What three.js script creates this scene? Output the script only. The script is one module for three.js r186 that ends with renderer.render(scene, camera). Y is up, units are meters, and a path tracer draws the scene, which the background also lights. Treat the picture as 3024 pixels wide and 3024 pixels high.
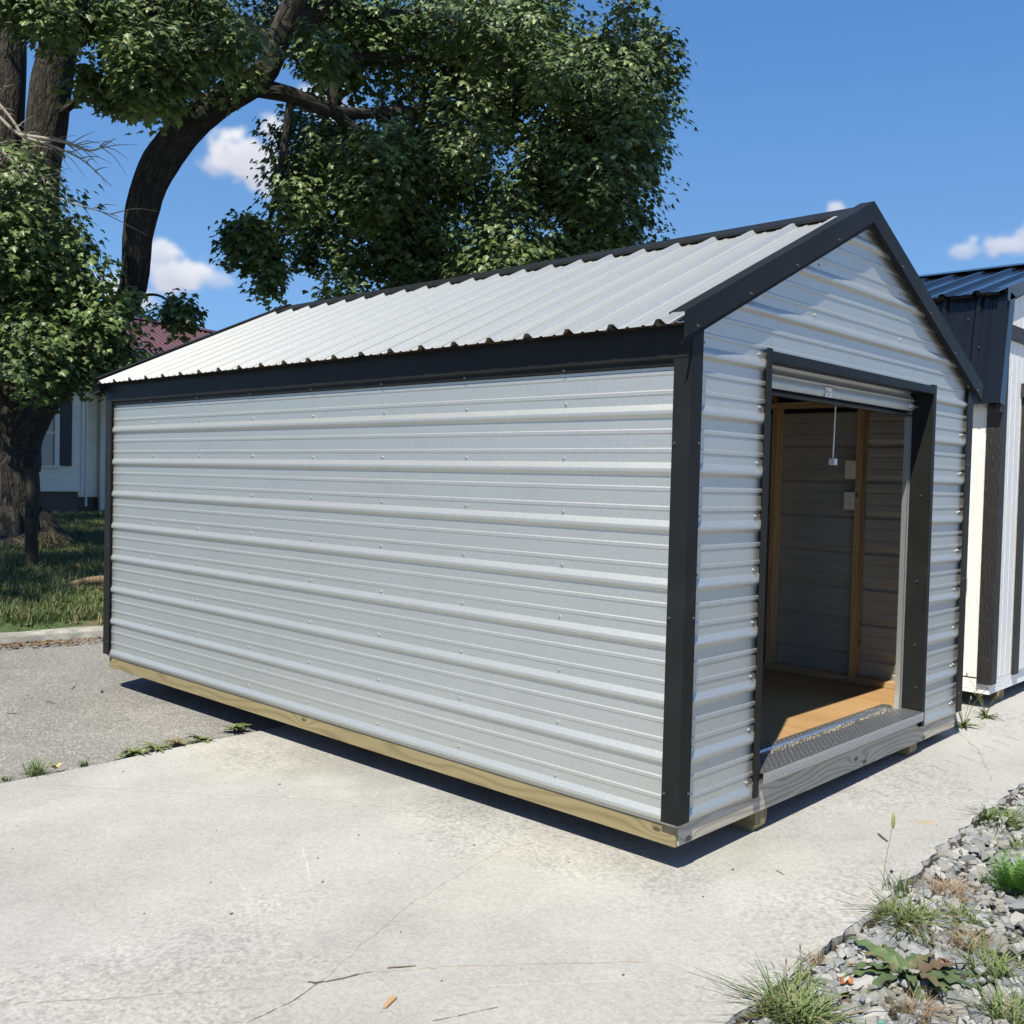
import * as THREE from 'three';
import { RoundedBoxGeometry } from 'three/addons/geometries/RoundedBoxGeometry.js';
import { ConvexGeometry } from 'three/addons/geometries/ConvexGeometry.js';
import { mergeGeometries } from 'three/addons/utils/BufferGeometryUtils.js';

// ---------------------------------------------------------------- camera, sky, sun, exposure
const scene = new THREE.Scene();
const camera = new THREE.PerspectiveCamera(53.685, 1, 0.05, 2000);
camera.rotation.order = 'YXZ';
camera.position.set(2.1751, 1.5335, 3.2849);
camera.rotation.set(-0.0318, 0.7565, 0.0247);
const renderer = new THREE.WebGLRenderer({ antialias: true });
renderer.setSize(1024, 1024);
renderer.toneMapping = THREE.LinearToneMapping;
renderer.toneMappingExposure = 1.4;
renderer.shadowMap.enabled = true;

const SUN = new THREE.Vector3(0.205, 0.839, 0.505).normalize();
const sun = new THREE.DirectionalLight(new THREE.Color().setRGB(1, 0.945, 0.79), 5);
sun.position.copy(SUN).multiplyScalar(60).add(new THREE.Vector3(-8, 0, -4));
sun.target.position.set(-8, 0, -4);
sun.castShadow = true;
sun.shadow.mapSize.set(4096, 4096);
Object.assign(sun.shadow.camera, { left: -24, right: 24, top: 24, bottom: -24, near: 1, far: 140 });
sun.shadow.bias = -0.0005;
scene.add(sun, sun.target);

// ---------------------------------------------------------------- random numbers and noise
function rngOf(a) {
  return () => { a |= 0; a = a + 0x6D2B79F5 | 0; let t = Math.imul(a ^ a >>> 15, 1 | a); t = t + Math.imul(t ^ t >>> 7, 61 | t) ^ t; return ((t ^ t >>> 14) >>> 0) / 4294967296; };
}
function hash2(ix, iy, s) { let h = Math.imul(ix, 374761393) ^ Math.imul(iy, 668265263) ^ Math.imul(s, 1442695041); h = Math.imul(h ^ h >>> 13, 1274126177); return ((h ^ h >>> 16) >>> 0) / 4294967296; }
function vn(x, y, s = 0, px = 0, py = 0) {          // value noise, periodic when px, py are given
  let ix = Math.floor(x), iy = Math.floor(y); const fx = x - ix, fy = y - iy;
  const u = fx * fx * (3 - 2 * fx), v = fy * fy * (3 - 2 * fy);
  let ix1 = ix + 1, iy1 = iy + 1;
  if (px) { ix = ((ix % px) + px) % px; ix1 = ((ix1 % px) + px) % px; }
  if (py) { iy = ((iy % py) + py) % py; iy1 = ((iy1 % py) + py) % py; }
  const a = hash2(ix, iy, s), b = hash2(ix1, iy, s), c = hash2(ix, iy1, s), d = hash2(ix1, iy1, s);
  return a + (b - a) * u + (c - a) * v + (a - b - c + d) * u * v;
}
function fbm(x, y, oct = 4, s = 0, px = 0, py = 0) {
  let t = 0, a = .5, n = 0;
  for (let i = 0; i < oct; i++) { t += a * vn(x, y, s + i, px, py); n += a; a *= .5; x *= 2; y *= 2; px *= 2; py *= 2; }
  return t / n;
}
const clamp = (x, a = 0, b = 1) => Math.max(a, Math.min(b, x));
const sst = (a, b, x) => { const t = clamp((x - a) / (b - a)); return t * t * (3 - 2 * t); };
const lerp = (a, b, t) => a + (b - a) * t;

// ---------------------------------------------------------------- sky: blue air and a few cumulus clouds
{
  const w = 2048, h = 1024, d = new Float32Array(w * h * 4);
  const puffs = [                                   // azimuth, elevation (degrees), half width, half height, strength
    [-58.0, 16.5, 2.2, 1.5, .95], [-57.0, 18.0, 1.2, 0.9, .9], [-59.8, 16.0, 1.2, 0.6, .6], [-56.5, 15.4, 1.9, 0.8, .75], [-54, 19.5, 2.0, 1.2, .8],
    [-61.9, 10.2, 1.7, 1.2, .9], [-62.6, 11.3, 0.9, 0.8, .8], [-60.2, 10.2, 1.3, 0.45, .45], [-64.5, 9.2, 1.6, 1.2, .9],
    [-26.2, 14.55, 0.6, 0.5, .8], [-18.0, 12.3, 1.5, 0.6, .75], [-16.8, 12.6, 1.2, 0.9, .65], [-19.5, 12.15, 1.0, 0.35, .5], [-14.6, 12.5, 2.4, 1.0, .65],
  ];
  const R = rngOf(77);
  for (let i = 0; i < 70; i++) {                    // the same fair weather clouds go on all round
    const az = 10 + R() * 260, el = 9 + R() * 30, sw = 1.5 + R() * 3.5;
    for (let k = 0; k < 3; k++) puffs.push([az + (R() - .5) * sw * 1.6, el + (R() - .5) * sw * .4, sw * (.5 + R() * .6), sw * (.3 + R() * .25), .7 + R() * .3]);
  }
  for (const p of puffs) p[0] = ((p[0] + 540) % 360) - 180;
  for (let j = 0; j < h; j++) {
    const el = (0.5 - (j + .5) / h) * 180;          // row 0 of the data is the bottom of the picture: filled below with flipped rows
    const rowPuffs = puffs.filter(p => Math.abs(el - p[1]) < p[3] * 2.2);
    const e = Math.max(el, -4), k = Math.exp(-Math.max(e, 0) / 16), k2 = Math.exp(-Math.max(e, 0) / 45);
    const r0 = 0.016 + 0.020 * k2 + 0.222 * k, g0 = 0.088 + 0.060 * k2 + 0.338 * k, b0 = 0.322 + 0.083 * k2 + 0.375 * k;
    for (let i = 0; i < w; i++) {
      const az = ((i + .5) / w) * 360 - 180;
      let c = 0, lit = 1;
      for (const p of rowPuffs) {
        let da = az - p[0]; if (da > 180) da -= 360; if (da < -180) da += 360;
        if (Math.abs(da) > p[2] * 2.2) continue;
        const nx = da / p[2], ny = (el - p[1]) / p[3];
        const n = fbm(az * .9 + 40, el * 1.3 + 40, 5, 3) - .5, n2 = fbm(az * 3 + 10, el * 3.6 + 10, 3, 9) - .5;
        const dd = Math.hypot(nx, ny < 0 ? ny * 1.25 : ny) + n * 1.6 + n2 * .5;
        const a = sst(1.02, .55, dd) * p[4];
        if (a > c) { c = a; lit = clamp(.80 + .18 * ny - n * .3, .62, 1); }
      }
      const o = ((h - 1 - j) * w + i) * 4;
      let r = r0, g = g0, b = b0;
      if (el < 0) { const t = sst(0, -6, el); r = lerp(r, .16, t); g = lerp(g, .17, t); b = lerp(b, .15, t); }
      d[o] = lerp(r, .66 * lit, c); d[o + 1] = lerp(g, .67 * lit, c); d[o + 2] = lerp(b, .69 * lerp(lit, 1, .25), c); d[o + 3] = 1;
    }
  }
  // column order: three.js samples u = atan2(z, x) / 2pi + 0.5, azimuth here is measured from -z towards +x
  const e2 = new Float32Array(d.length);
  for (let i = 0; i < w; i++) {
    const th = ((i + .5) / w - .5) * 2 * Math.PI, x = Math.cos(th), z = Math.sin(th);
    const az = Math.atan2(x, -z) * 180 / Math.PI, src = Math.min(w - 1, Math.max(0, Math.floor((az + 180) / 360 * w)));
    for (let j = 0; j < h; j++) for (let c = 0; c < 4; c++) e2[(j * w + i) * 4 + c] = d[(j * w + src) * 4 + c];
  }
  const t = new THREE.DataTexture(e2, w, h, THREE.RGBAFormat, THREE.FloatType);
  t.mapping = THREE.EquirectangularReflectionMapping; t.magFilter = t.minFilter = THREE.LinearFilter; t.colorSpace = THREE.LinearSRGBColorSpace; t.needsUpdate = true;
  scene.background = t; scene.environment = t;
}

// ---------------------------------------------------------------- helpers
const V = (x, y, z) => new THREE.Vector3(x, y, z);
const taken = {};
const numbered = n => { const k = taken[n] = (taken[n] ?? -1) + 1; return k ? n + '_' + String(k).padStart(3, '0') : n; };
function part(parent, name, geo, mat, label) {
  const m = new THREE.Mesh(geo, mat); m.name = name; m.castShadow = m.receiveShadow = true; if (label) m.userData.label = label; parent.add(m); return m;
}
function tag(o, label, category, group) { o.userData.label = label; o.userData.category = category; if (group) o.userData.group = group; return o; }
function thing(name, label, category, group) { const g = new THREE.Group(); g.name = numbered(name); scene.add(g); return tag(g, label, category, group); }
function single(name, geo, mat, label, category, group) { return tag(part(scene, numbered(name), geo, mat), label, category, group); }
function structure(name, geo, mat, label, category) { const m = part(scene, name, geo, mat); m.userData.kind = 'structure'; if (label) { m.userData.label = label; m.userData.category = category; } return m; }
function subgroup(parent, name) { const g = new THREE.Group(); g.name = name; parent.add(g); return g; }

function tex(w, h, fn, { srgb = true, repeat = true } = {}) {
  const d = new Uint8Array(w * h * 4);
  for (let j = 0; j < h; j++) for (let i = 0; i < w; i++) {
    const c = fn(i / w, j / h, i, j), o = (j * w + i) * 4;
    if (typeof c === 'number') { d[o] = d[o + 1] = d[o + 2] = clamp(c) * 255; } else { d[o] = clamp(c[0]) * 255; d[o + 1] = clamp(c[1]) * 255; d[o + 2] = clamp(c[2]) * 255; }
    d[o + 3] = 255;
  }
  const t = new THREE.DataTexture(d, w, h, THREE.RGBAFormat);
  t.magFilter = THREE.LinearFilter; t.minFilter = THREE.LinearMipmapLinearFilter; t.generateMipmaps = true;
  if (srgb) t.colorSpace = THREE.SRGBColorSpace;
  if (repeat) t.wrapS = t.wrapT = THREE.RepeatWrapping;
  t.needsUpdate = true; return t;
}
const enc = x => x <= .0031308 ? 12.92 * x : 1.055 * Math.pow(x, 1 / 2.4) - .055;    // linear to sRGB for colour maps
const E3 = (r, g, b) => [enc(clamp(r)), enc(clamp(g)), enc(clamp(b))];
function std(o) { const c = o.rgb; delete o.rgb; const m = new THREE.MeshStandardMaterial(o); if (c) m.color.setRGB(...c); m.side = THREE.DoubleSide; return m; }
function phys(o) { const c = o.rgb; delete o.rgb; const m = new THREE.MeshPhysicalMaterial(o); if (c) m.color.setRGB(...c); m.side = THREE.DoubleSide; return m; }

// uv in metres from the dominant axis of each face; the board's long axis runs along u
function metreUV(g, long = 'x', ou = 0, ov = 0) {
  if (g.index) g = g.toNonIndexed();
  const p = g.attributes.position, n = p.count, uv = new Float32Array(n * 2), a = V(0, 0, 0), b = V(0, 0, 0), c = V(0, 0, 0);
  const L = 'xyz'.indexOf(long);
  for (let i = 0; i < n; i += 3) {
    a.fromBufferAttribute(p, i); b.fromBufferAttribute(p, i + 1); c.fromBufferAttribute(p, i + 2);
    const nn = b.clone().sub(a).cross(c.clone().sub(a)), ab = [Math.abs(nn.x), Math.abs(nn.y), Math.abs(nn.z)];
    let k = ab.indexOf(Math.max(...ab)), u, v;
    const rest = [0, 1, 2].filter(q => q !== k);
    if (rest.includes(L)) { u = L; v = rest.find(q => q !== L); } else { u = rest[0]; v = rest[1]; }
    [a, b, c].forEach((q, j) => { const e = [q.x, q.y, q.z]; uv[(i + j) * 2] = e[u] + ou; uv[(i + j) * 2 + 1] = e[v] + ov; });
  }
  g.setAttribute('uv', new THREE.BufferAttribute(uv, 2)); return g;
}
function box(x0, x1, y0, y1, z0, z1, long = 'x', ou = 0, ov = 0) {
  const g = new THREE.BoxGeometry(x1 - x0, y1 - y0, z1 - z0); g.translate((x0 + x1) / 2, (y0 + y1) / 2, (z0 + z1) / 2); return metreUV(g, long, ou, ov);
}
function rbox(x0, x1, y0, y1, z0, z1, r = .003, long = 'x', ou = 0, ov = 0) {
  const g = new RoundedBoxGeometry(x1 - x0, y1 - y0, z1 - z0, 1, r); g.translate((x0 + x1) / 2, (y0 + y1) / 2, (z0 + z1) / 2);
  const nrm = g.toNonIndexed ? (g.index ? g.toNonIndexed() : g) : g; return metreUV(nrm, long, ou, ov);
}
// bent sheet metal: a polyline with thickness, extruded along ez; ex and ey carry the polyline's two coordinates
function bent(pts, t, len, o, ex, ey, ez) {
  const n = pts.length, L = [], Rr = [];
  for (let i = 0; i < n; i++) {
    const p = pts[i], a = pts[Math.max(0, i - 1)], b = pts[Math.min(n - 1, i + 1)];
    let d1 = [p[0] - a[0], p[1] - a[1]], d2 = [b[0] - p[0], b[1] - p[1]];
    if (i === 0) d1 = d2; if (i === n - 1) d2 = d1;
    const l1 = Math.hypot(...d1) || 1, l2 = Math.hypot(...d2) || 1, n1 = [-d1[1] / l1, d1[0] / l1], n2 = [-d2[1] / l2, d2[0] / l2];
    let m = [n1[0] + n2[0], n1[1] + n2[1]]; const ml = Math.hypot(...m) || 1; m = [m[0] / ml, m[1] / ml];
    const k = t / 2 / Math.max(.4, m[0] * n1[0] + m[1] * n1[1]);
    L.push(new THREE.Vector2(p[0] + m[0] * k, p[1] + m[1] * k)); Rr.push(new THREE.Vector2(p[0] - m[0] * k, p[1] - m[1] * k));
  }
  const s = new THREE.Shape([...L, ...Rr.reverse()]);
  const g = new THREE.ExtrudeGeometry(s, { depth: len, bevelEnabled: false, steps: 1 });
  const X = V(...ex), Y = V(...ey), Z = V(...ez);
  return place(g, o, X, Y, Z);
}
function place(g, o, X, Y, Z) {
  const m = new THREE.Matrix4().makeBasis(X, Y, Z).setPosition(...o);
  g.applyMatrix4(m);
  if (m.determinant() < 0) { if (g.index) g = g.toNonIndexed(); for (const k of Object.keys(g.attributes)) { const at = g.attributes[k], q = at.itemSize; for (let i = 0; i < at.count; i += 3) for (let c = 0; c < q; c++) { const t = at.array[(i + 1) * q + c]; at.array[(i + 1) * q + c] = at.array[(i + 2) * q + c]; at.array[(i + 2) * q + c] = t; } } }
  g.computeVertexNormals(); return g;
}
// tapered tube along points with radii
function tube(pts, rad, sides = 8, wob = 0, seed = 1) {
  const cv = new THREE.CatmullRomCurve3(pts.map(p => V(...p)), false, 'centripetal'), n = Math.max(6, pts.length * 4);
  const pos = [], uv = [], idx = []; let prev = null, len = 0, lp = null; const R = rngOf(seed);
  const ph = R() * 9;
  for (let i = 0; i <= n; i++) {
    const t = i / n, p = cv.getPoint(t), d = cv.getTangent(t);
    if (lp) len += p.distanceTo(lp); lp = p.clone();
    let x = prev ? prev.clone().addScaledVector(d, -prev.dot(d)).normalize() : V(Math.abs(d.x) < .8 ? 1 : 0, 0, Math.abs(d.x) < .8 ? 0 : 1).cross(d).normalize();
    prev = x; const y = d.clone().cross(x);
    const f = t * (rad.length - 1), k = Math.min(rad.length - 2, Math.floor(f)), r = lerp(rad[k], rad[k + 1], f - k);
    for (let s = 0; s <= sides; s++) {
      const a = s / sides * Math.PI * 2, w = 1 + wob * (fbm(Math.cos(a) * 1.4 + 20 + ph, Math.sin(a) * 1.4 + len * 1.1 + 20, 3, seed) - .5) * 2;
      pos.push(p.x + (x.x * Math.cos(a) + y.x * Math.sin(a)) * r * w, p.y + (x.y * Math.cos(a) + y.y * Math.sin(a)) * r * w, p.z + (x.z * Math.cos(a) + y.z * Math.sin(a)) * r * w);
      uv.push(a / (Math.PI * 2) * Math.max(1, Math.round(r * 6.28 / .5)) * .5, len);
    }
  }
  for (let i = 0; i < n; i++) for (let s = 0; s < sides; s++) { const a = i * (sides + 1) + s, b = a + sides + 1; idx.push(a, b, a + 1, b, b + 1, a + 1); }
  const g = new THREE.BufferGeometry(); g.setAttribute('position', new THREE.Float32BufferAttribute(pos, 3)); g.setAttribute('uv', new THREE.Float32BufferAttribute(uv, 2)); g.setIndex(idx); g.computeVertexNormals(); return g;
}
function geoOf(pos, uv, idx) { const g = new THREE.BufferGeometry(); g.setAttribute('position', new THREE.Float32BufferAttribute(pos, 3)); if (uv) g.setAttribute('uv', new THREE.Float32BufferAttribute(uv, 2)); if (idx) g.setIndex(idx); g.computeVertexNormals(); return g; }

// ---------------------------------------------------------------- materials
const spangle = tex(1024, 1024, (u, v) => {            // zinc spangle, one square metre
  const a = vn(u * 150, v * 150, 5, 150, 150), b = vn(u * 320, v * 320, 8, 320, 320), c = fbm(u * 6, v * 6, 3, 11, 6, 6);
  const k = .575 + (a - .5) * .05 + (b - .5) * .05 + (c - .5) * .04; return E3(k * .985, k * 1.0, k * .965);
});
const zinc = std({ map: spangle, metalness: .82, roughness: .54 });
const trimTex = tex(512, 512, (u, v) => {              // charcoal paint with a little dust and scuffs
  const c = fbm(u * 8, v * 8, 5, 41, 8, 8), s = vn(u * 200, v * 200, 44, 200, 200); const k = .0185 + (c - .5) * .008 + (s > .972 ? .03 : 0); return E3(k * .98, k * 1.02, k * 1.05);
});
const trimBump = tex(256, 256, (u, v) => fbm(u * 5, v * 5, 3, 47, 5, 5), { srgb: false });
const charcoal = phys({ map: trimTex, bumpMap: trimBump, bumpScale: .006, roughness: .38, specularIntensity: .16 });
const charcoalFlat = phys({ rgb: [.024, .027, .031], roughness: .42, specularIntensity: .4 });
const darkSteel = std({ rgb: [.03, .04, .06], roughness: .26 });
const screwMat = std({ rgb: [.5, .51, .51], metalness: .85, roughness: .42 });
const screwDark = std({ rgb: [.05, .055, .06], roughness: .4 });
const tread = std({ rgb: [.56, .57, .58], metalness: .92, roughness: .34 });
const galv = std({ rgb: [.6, .62, .63], metalness: .8, roughness: .4 });
const plastic = std({ rgb: [.68, .66, .58], roughness: .4 });
const blackHole = std({ rgb: [.02, .02, .02], roughness: .8 });

function woodTex(seed, ramp, { rings = 26, warp = 5, knots = 4, contrast = 1, grey = 0 } = {}) {   // 2.4 m along u, 0.3 m along v
  const R = rngOf(seed), kn = [];
  for (let i = 0; i < knots; i++) kn.push([R(), R(), .012 + R() * .014]);
  return tex(2048, 256, (u, v) => {
    let y = v * rings + (fbm(u * 3, v * 2, 3, seed, 3, 2) - .5) * warp, dark = 0;
    for (const k of kn) {
      let du = Math.abs(u - k[0]); du = Math.min(du, 1 - du); let dv = Math.abs(v - k[1]); dv = Math.min(dv, 1 - dv);
      const q = Math.hypot(du * 2.4 * .55, dv * .3 * 1.1); y += Math.exp(-q / (k[2] * 1.6)) * 4.2; dark = Math.max(dark, sst(k[2] * .75, k[2] * .35, q));
    }
    const ring = Math.pow(.5 + .5 * Math.sin(y * 6.283 * .5), 2.2), fine = vn(u * 60, v * 190, seed + 3, 60, 190), fine2 = vn(u * 14, v * 256, seed + 4, 14, 256), bl = fbm(u * 5, v * 2, 3, seed + 7, 5, 2);
    let t = clamp(ring * .55 * contrast + (fine - .5) * .22 + (fine2 - .5) * .25 + (bl - .5) * .45 + .18);
    const c = ramp(t); const m = 1 - dark * .72;
    return E3(c[0] * m, c[1] * m, c[2] * m);
  });
}
const ramp3 = (a, b) => t => [lerp(a[0], b[0], t), lerp(a[1], b[1], t), lerp(a[2], b[2], t)];
const uvScale = t => { t.repeat.set(1 / 2.4, 1 / .3); return t; };
const ptWood = std({ map: uvScale(woodTex(3, ramp3([.285, .235, .125], [.165, .13, .06]), { knots: 6, rings: 14, warp: 7 })), roughness: .8 });
const greyWood = std({ map: uvScale(woodTex(12, ramp3([.56, .50, .41], [.27, .235, .185]), { knots: 7, rings: 17, warp: 10, contrast: 1.0 })), roughness: .85 });
const pine = std({ map: uvScale(woodTex(21, ramp3([.47, .315, .155], [.31, .185, .08]), { knots: 5, rings: 12, warp: 5 })), roughness: .7 });
const plyTex = woodTex(33, ramp3([.39, .24, .11], [.31, .175, .075]), { knots: 0, rings: 7, warp: 10, contrast: .7 }); plyTex.repeat.set(1 / 2.4, 1 / 1.2);
const plywood = std({ map: plyTex, roughness: .75 });

// ---------------------------------------------------------------- ground
const G = (x, z) => .007 * clamp(x, -14, 14) - .0165 * clamp(z, -14, 14);      // the lot falls gently to the left and rises to the back
const CX = 2.1751, CZ = 3.2849, LD = [-.9255, -.3788];
function lawnH(x, z) {
  const s = (x - CX) * LD[0] + (z - CZ) * LD[1], K = [[9.4, .05], [10, .09], [11, .15], [12, .20], [14.1, .25], [18.5, .30], [26.6, .43], [45, .6], [400, .6]];
  if (s <= K[0][0]) return K[0][1];
  for (let i = 1; i < K.length; i++) if (s < K[i][0]) return lerp(K[i - 1][1], K[i][1], (s - K[i - 1][0]) / (K[i][0] - K[i - 1][0]));
  return .6;
}
// kerb line through (-7.33, -.12) and (-7.02, -1.0): distance to its lawn side
const KP = [-7.30, -.14], KD = [.333, -.943], KN = [-.943, -.333];
const kerbSide = (x, z) => (x - KP[0]) * KN[0] + (z - KP[1]) * KN[1];
{
  const qs = [], os = [-.02];
  for (const q of [-300, -120, -60, -40]) qs.push(q); for (let q = -30; q <= 30; q += .5) qs.push(q); for (const q of [40, 60, 120, 300]) qs.push(q);
  for (let o = .18; o < 4; o += .25) os.push(o); for (let o = 4; o < 40; o += .8) os.push(o); os.push(60, 100, 200, 600);
  const pos = [], uv = [], idx = [], nx = qs.length;
  for (let j = 0; j < os.length; j++) for (let i = 0; i < nx; i++) {
    const x = KP[0] + KD[0] * qs[i] + KN[0] * os[j], z = KP[1] + KD[1] * qs[i] + KN[1] * os[j], bump = (fbm(x * .6 + 50, z * .6 + 50, 3, 2) - .5) * .05;
    pos.push(x, j ? lawnH(x, z) + bump * sst(.3, 2, os[j]) : G(x, z) - .12, z); uv.push(x, z);
  }
  for (let j = 0; j < os.length - 1; j++) for (let i = 0; i < nx - 1; i++) { const a = j * nx + i; idx.push(a, a + nx, a + 1, a + 1, a + nx, a + nx + 1); }
  const t = tex(1024, 1024, (u, v) => { const a = fbm(u * 24, v * 24, 5, 51, 24, 24), b = vn(u * 400, v * 400, 53, 400, 400), s = sst(.56, .7, fbm(u * 7, v * 7, 4, 57, 7, 7)); const k = .7 + a * .6; return E3(lerp(.055, .12, s) * k * (.7 + b * .6), lerp(.085, .10, s) * k * (.7 + b * .6), lerp(.03, .06, s) * k); });
  t.repeat.set(1 / 4, 1 / 4);
  const lawnM = std({ map: t, roughness: .95 });
  structure('lawn', geoOf(pos, uv, idx), lawnM);
  const lotT = tex(512, 512, (u, v) => { const k = .34 + (fbm(u * 12, v * 12, 5, 58, 12, 12) - .5) * .2 + (vn(u * 200, v * 200, 59, 200, 200) - .5) * .12; return E3(k, k * .97, k * .9); }); lotT.repeat.set(1 / 3, 1 / 3);
  structure('ground', sheet(-600, 600, -600, 600, 24, (x, z) => Math.min(G(x, z) - .13, -.1 + (Math.abs(x) + Math.abs(z) > 60 ? -.25 : 0))), std({ map: lotT, roughness: .95 }));
}
function sheet(x0, x1, z0, z1, n, yf, edge) {      // a ground sheet; edge(x, z) may shift the outline
  const pos = [], uv = [], idx = [], nx = Math.ceil((x1 - x0) / n), nz = Math.ceil((z1 - z0) / n);
  for (let j = 0; j <= nz; j++) for (let i = 0; i <= nx; i++) { let x = lerp(x0, x1, i / nx), z = lerp(z0, z1, j / nz); if (edge) [x, z] = edge(x, z, i / nx, j / nz); pos.push(x, yf(x, z), z); uv.push(x, z); }
  for (let j = 0; j < nz; j++) for (let i = 0; i < nx; i++) { const a = j * (nx + 1) + i; idx.push(a, a + nx + 1, a + 1, a + 1, a + nx + 1, a + nx + 2); }
  return geoOf(pos, uv, idx);
}
{ // asphalt: old, bleached, with pale aggregate
  const t = tex(2048, 2048, (u, v) => {
    const a = vn(u * 520, v * 520, 61, 520, 520), b = vn(u * 900, v * 900, 62, 900, 900), c = fbm(u * 9, v * 9, 5, 63, 9, 9), d = vn(u * 250, v * 250, 65, 250, 250);
    let k = .205 + (a - .5) * .16 + (b - .5) * .13 + (c - .5) * .09; if (a > .86) k += .13; if (d > .93) k -= .1;
    return E3(k * 1.02, k * .985, k * .94);
  });
  t.repeat.set(1 / 4, 1 / 4);
  const bt = tex(1024, 1024, (u, v) => vn(u * 260, v * 260, 71, 260, 260) * .6 + vn(u * 500, v * 500, 72, 500, 500) * .4, { srgb: false }); bt.repeat.set(.5, .5);
  const g = sheet(-7.35, -3.0, -16, 14, .5, (x, z) => G(x, z) - .014, (x, z, i) => { const xl = KP[0] + (z - KP[1]) * KD[0] / KD[1] + .06; return [lerp(xl, -3.0, i), z]; });
  structure('asphalt_lot', g, std({ map: t, bumpMap: bt, bumpScale: .004, roughness: .95 }));
}
// gravel edge of the slab: x as a function of z, with broken bites
const gravelEdge = z => .665 + .045 * z + (fbm(z * 4.1 + 30, 5, 3, 81) - .5) * .04 + (fbm(z * 19 + 30, 9, 4, 83) - .5) * .05;
const asphEdge = z => -3.085 + (fbm(z * 2.3 + 60, 3, 3, 85) - .5) * .05;
{ // concrete slab: pale, stained, scratched, cracked
  const W = 2048, H = 2048, cv = document.createElement('canvas'); cv.width = W; cv.height = H;
  const ctx = cv.getContext('2d'), im = ctx.createImageData(W, H), R = rngOf(91);
  const X = i => -3.1 + 4 * i / W, Z = j => -4.5 + 8 * j / H;
  for (let j = 0; j < H; j++) { const z = Z(j); for (let i = 0; i < W; i++) {
    const x = X(i), big = fbm(x * .9 + 9, z * .9 + 9, 5, 92), mid = fbm(x * 4 + 9, z * 4 + 9, 4, 96), fi = vn(x * 95, z * 95, 97), ff = vn(x * 210, z * 210, 98);
    const wear = sst(.49, .62, fbm(x * 1.1 + 3, z * 1.1 + 31, 4, 101)), pit = vn(x * 60, z * 60, 103), stain = sst(.56, .7, fbm(x * 1.6 + 21, z * 1.6 + 8, 5, 105)), warm = sst(.5, .68, fbm(x * .8 + 51, z * .8 + 18, 3, 107));
    let k = .352 + (big - .5) * .11 + (mid - .5) * .085 + (fi - .5) * .06 + (ff - .5) * .055;
    k += wear * (((pit > .62) ? -.03 : .008) + (fi - .5) * .07); k -= stain * .045 * (.5 + mid);
    k -= (vn(x * 130, z * 130, 109) > .93 ? .085 : 0);
    const o = (j * W + i) * 4; const c = E3(k * (1.0 + warm * .012), k * (.985 + warm * .003), k * (.958 - warm * .03));
    im.data[o] = c[0] * 255; im.data[o + 1] = c[1] * 255; im.data[o + 2] = c[2] * 255; im.data[o + 3] = 255;
  } }
  ctx.putImageData(im, 0, 0);
  const PX = x => (x + 3.1) / 4 * W, PZ = z => (z + 4.5) / 8 * H;
  function crack(pts, w, col, jit, a = 1) {
    ctx.strokeStyle = col; ctx.globalAlpha = a; ctx.lineCap = 'round';
    for (let k = 0; k < pts.length - 1; k++) { const n = Math.ceil(Math.hypot(pts[k + 1][0] - pts[k][0], pts[k + 1][1] - pts[k][1]) / .025); let lx, lz;
      for (let q = 0; q <= n; q++) { const t = q / n, f = (q && q < n) ? jit : 0, x = lerp(pts[k][0], pts[k + 1][0], t) + (R() - .5) * f, z = lerp(pts[k][1], pts[k + 1][1], t) + (R() - .5) * f;
        if (q) { ctx.lineWidth = w * (.35 + R() * 1.1); ctx.beginPath(); ctx.moveTo(PX(lx), PZ(lz)); ctx.lineTo(PX(x), PZ(z)); ctx.stroke(); } lx = x; lz = z; } }
    ctx.globalAlpha = 1;
  }
  const dk = '#4c463e';
  crack([[-.899, 2.166], [-.70, 1.93], [-.564, 1.745]], 1.6, '#7d766b', .012); crack([[-.564, 1.745], [-.421, 1.578]], 1.4, '#8a8378', .01);
  crack([[-.36, 1.46], [-.33, 1.432], [-.30, 1.37], [-.268, 1.283]], 3.4, dk, .014); crack([[-.268, 1.283], [-.19, 1.19], [-.117, 1.089], [.1, .85], [.32, .62]], 1.7, '#8d8578', .014);
  crack([[-.293, 1.717], [-.30, 1.55], [-.34, 1.412]], 1.8, dk, .006);
  crack([[-.34, 1.412], [-.45, 1.16], [-.551, .901], [-.63, .56], [-.701, .212], [-.62, .06]], 1.2, '#7d766b', .014);
  crack([[-2.95, 1.25], [-2.5, .95], [-2.05, .62], [-1.7, .36], [-1.35, .2], [-1.0, .1], [-.7, .2]], 1.2, '#857d71', .012, .8);
  crack([[.08, 1.34], [.16, 1.16]], 1.5, dk, .004);
  crack([[.45, -2.2], [.2, -2.75], [-.1, -3.2], [.1, -3.8]], 1.6, '#7b7468', .02); crack([[.5, -1.9], [.0, -2.2], [-.2, -2.9]], 1, '#8a8276', .02);
  for (let k = 0; k < 40; k++) {                   // pale drag scratches
    const x = -2.6 + R() * 3, z = -3.5 + R() * 6.2, a = (R() < .6 ? -.9 : .5) + (R() - .5) * .5, l = .08 + R() * .5; crack([[x, z], [x + Math.cos(a) * l, z + Math.sin(a) * l]], .7, '#e6e2d8', .004, .2 + R() * .35);
  }
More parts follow.
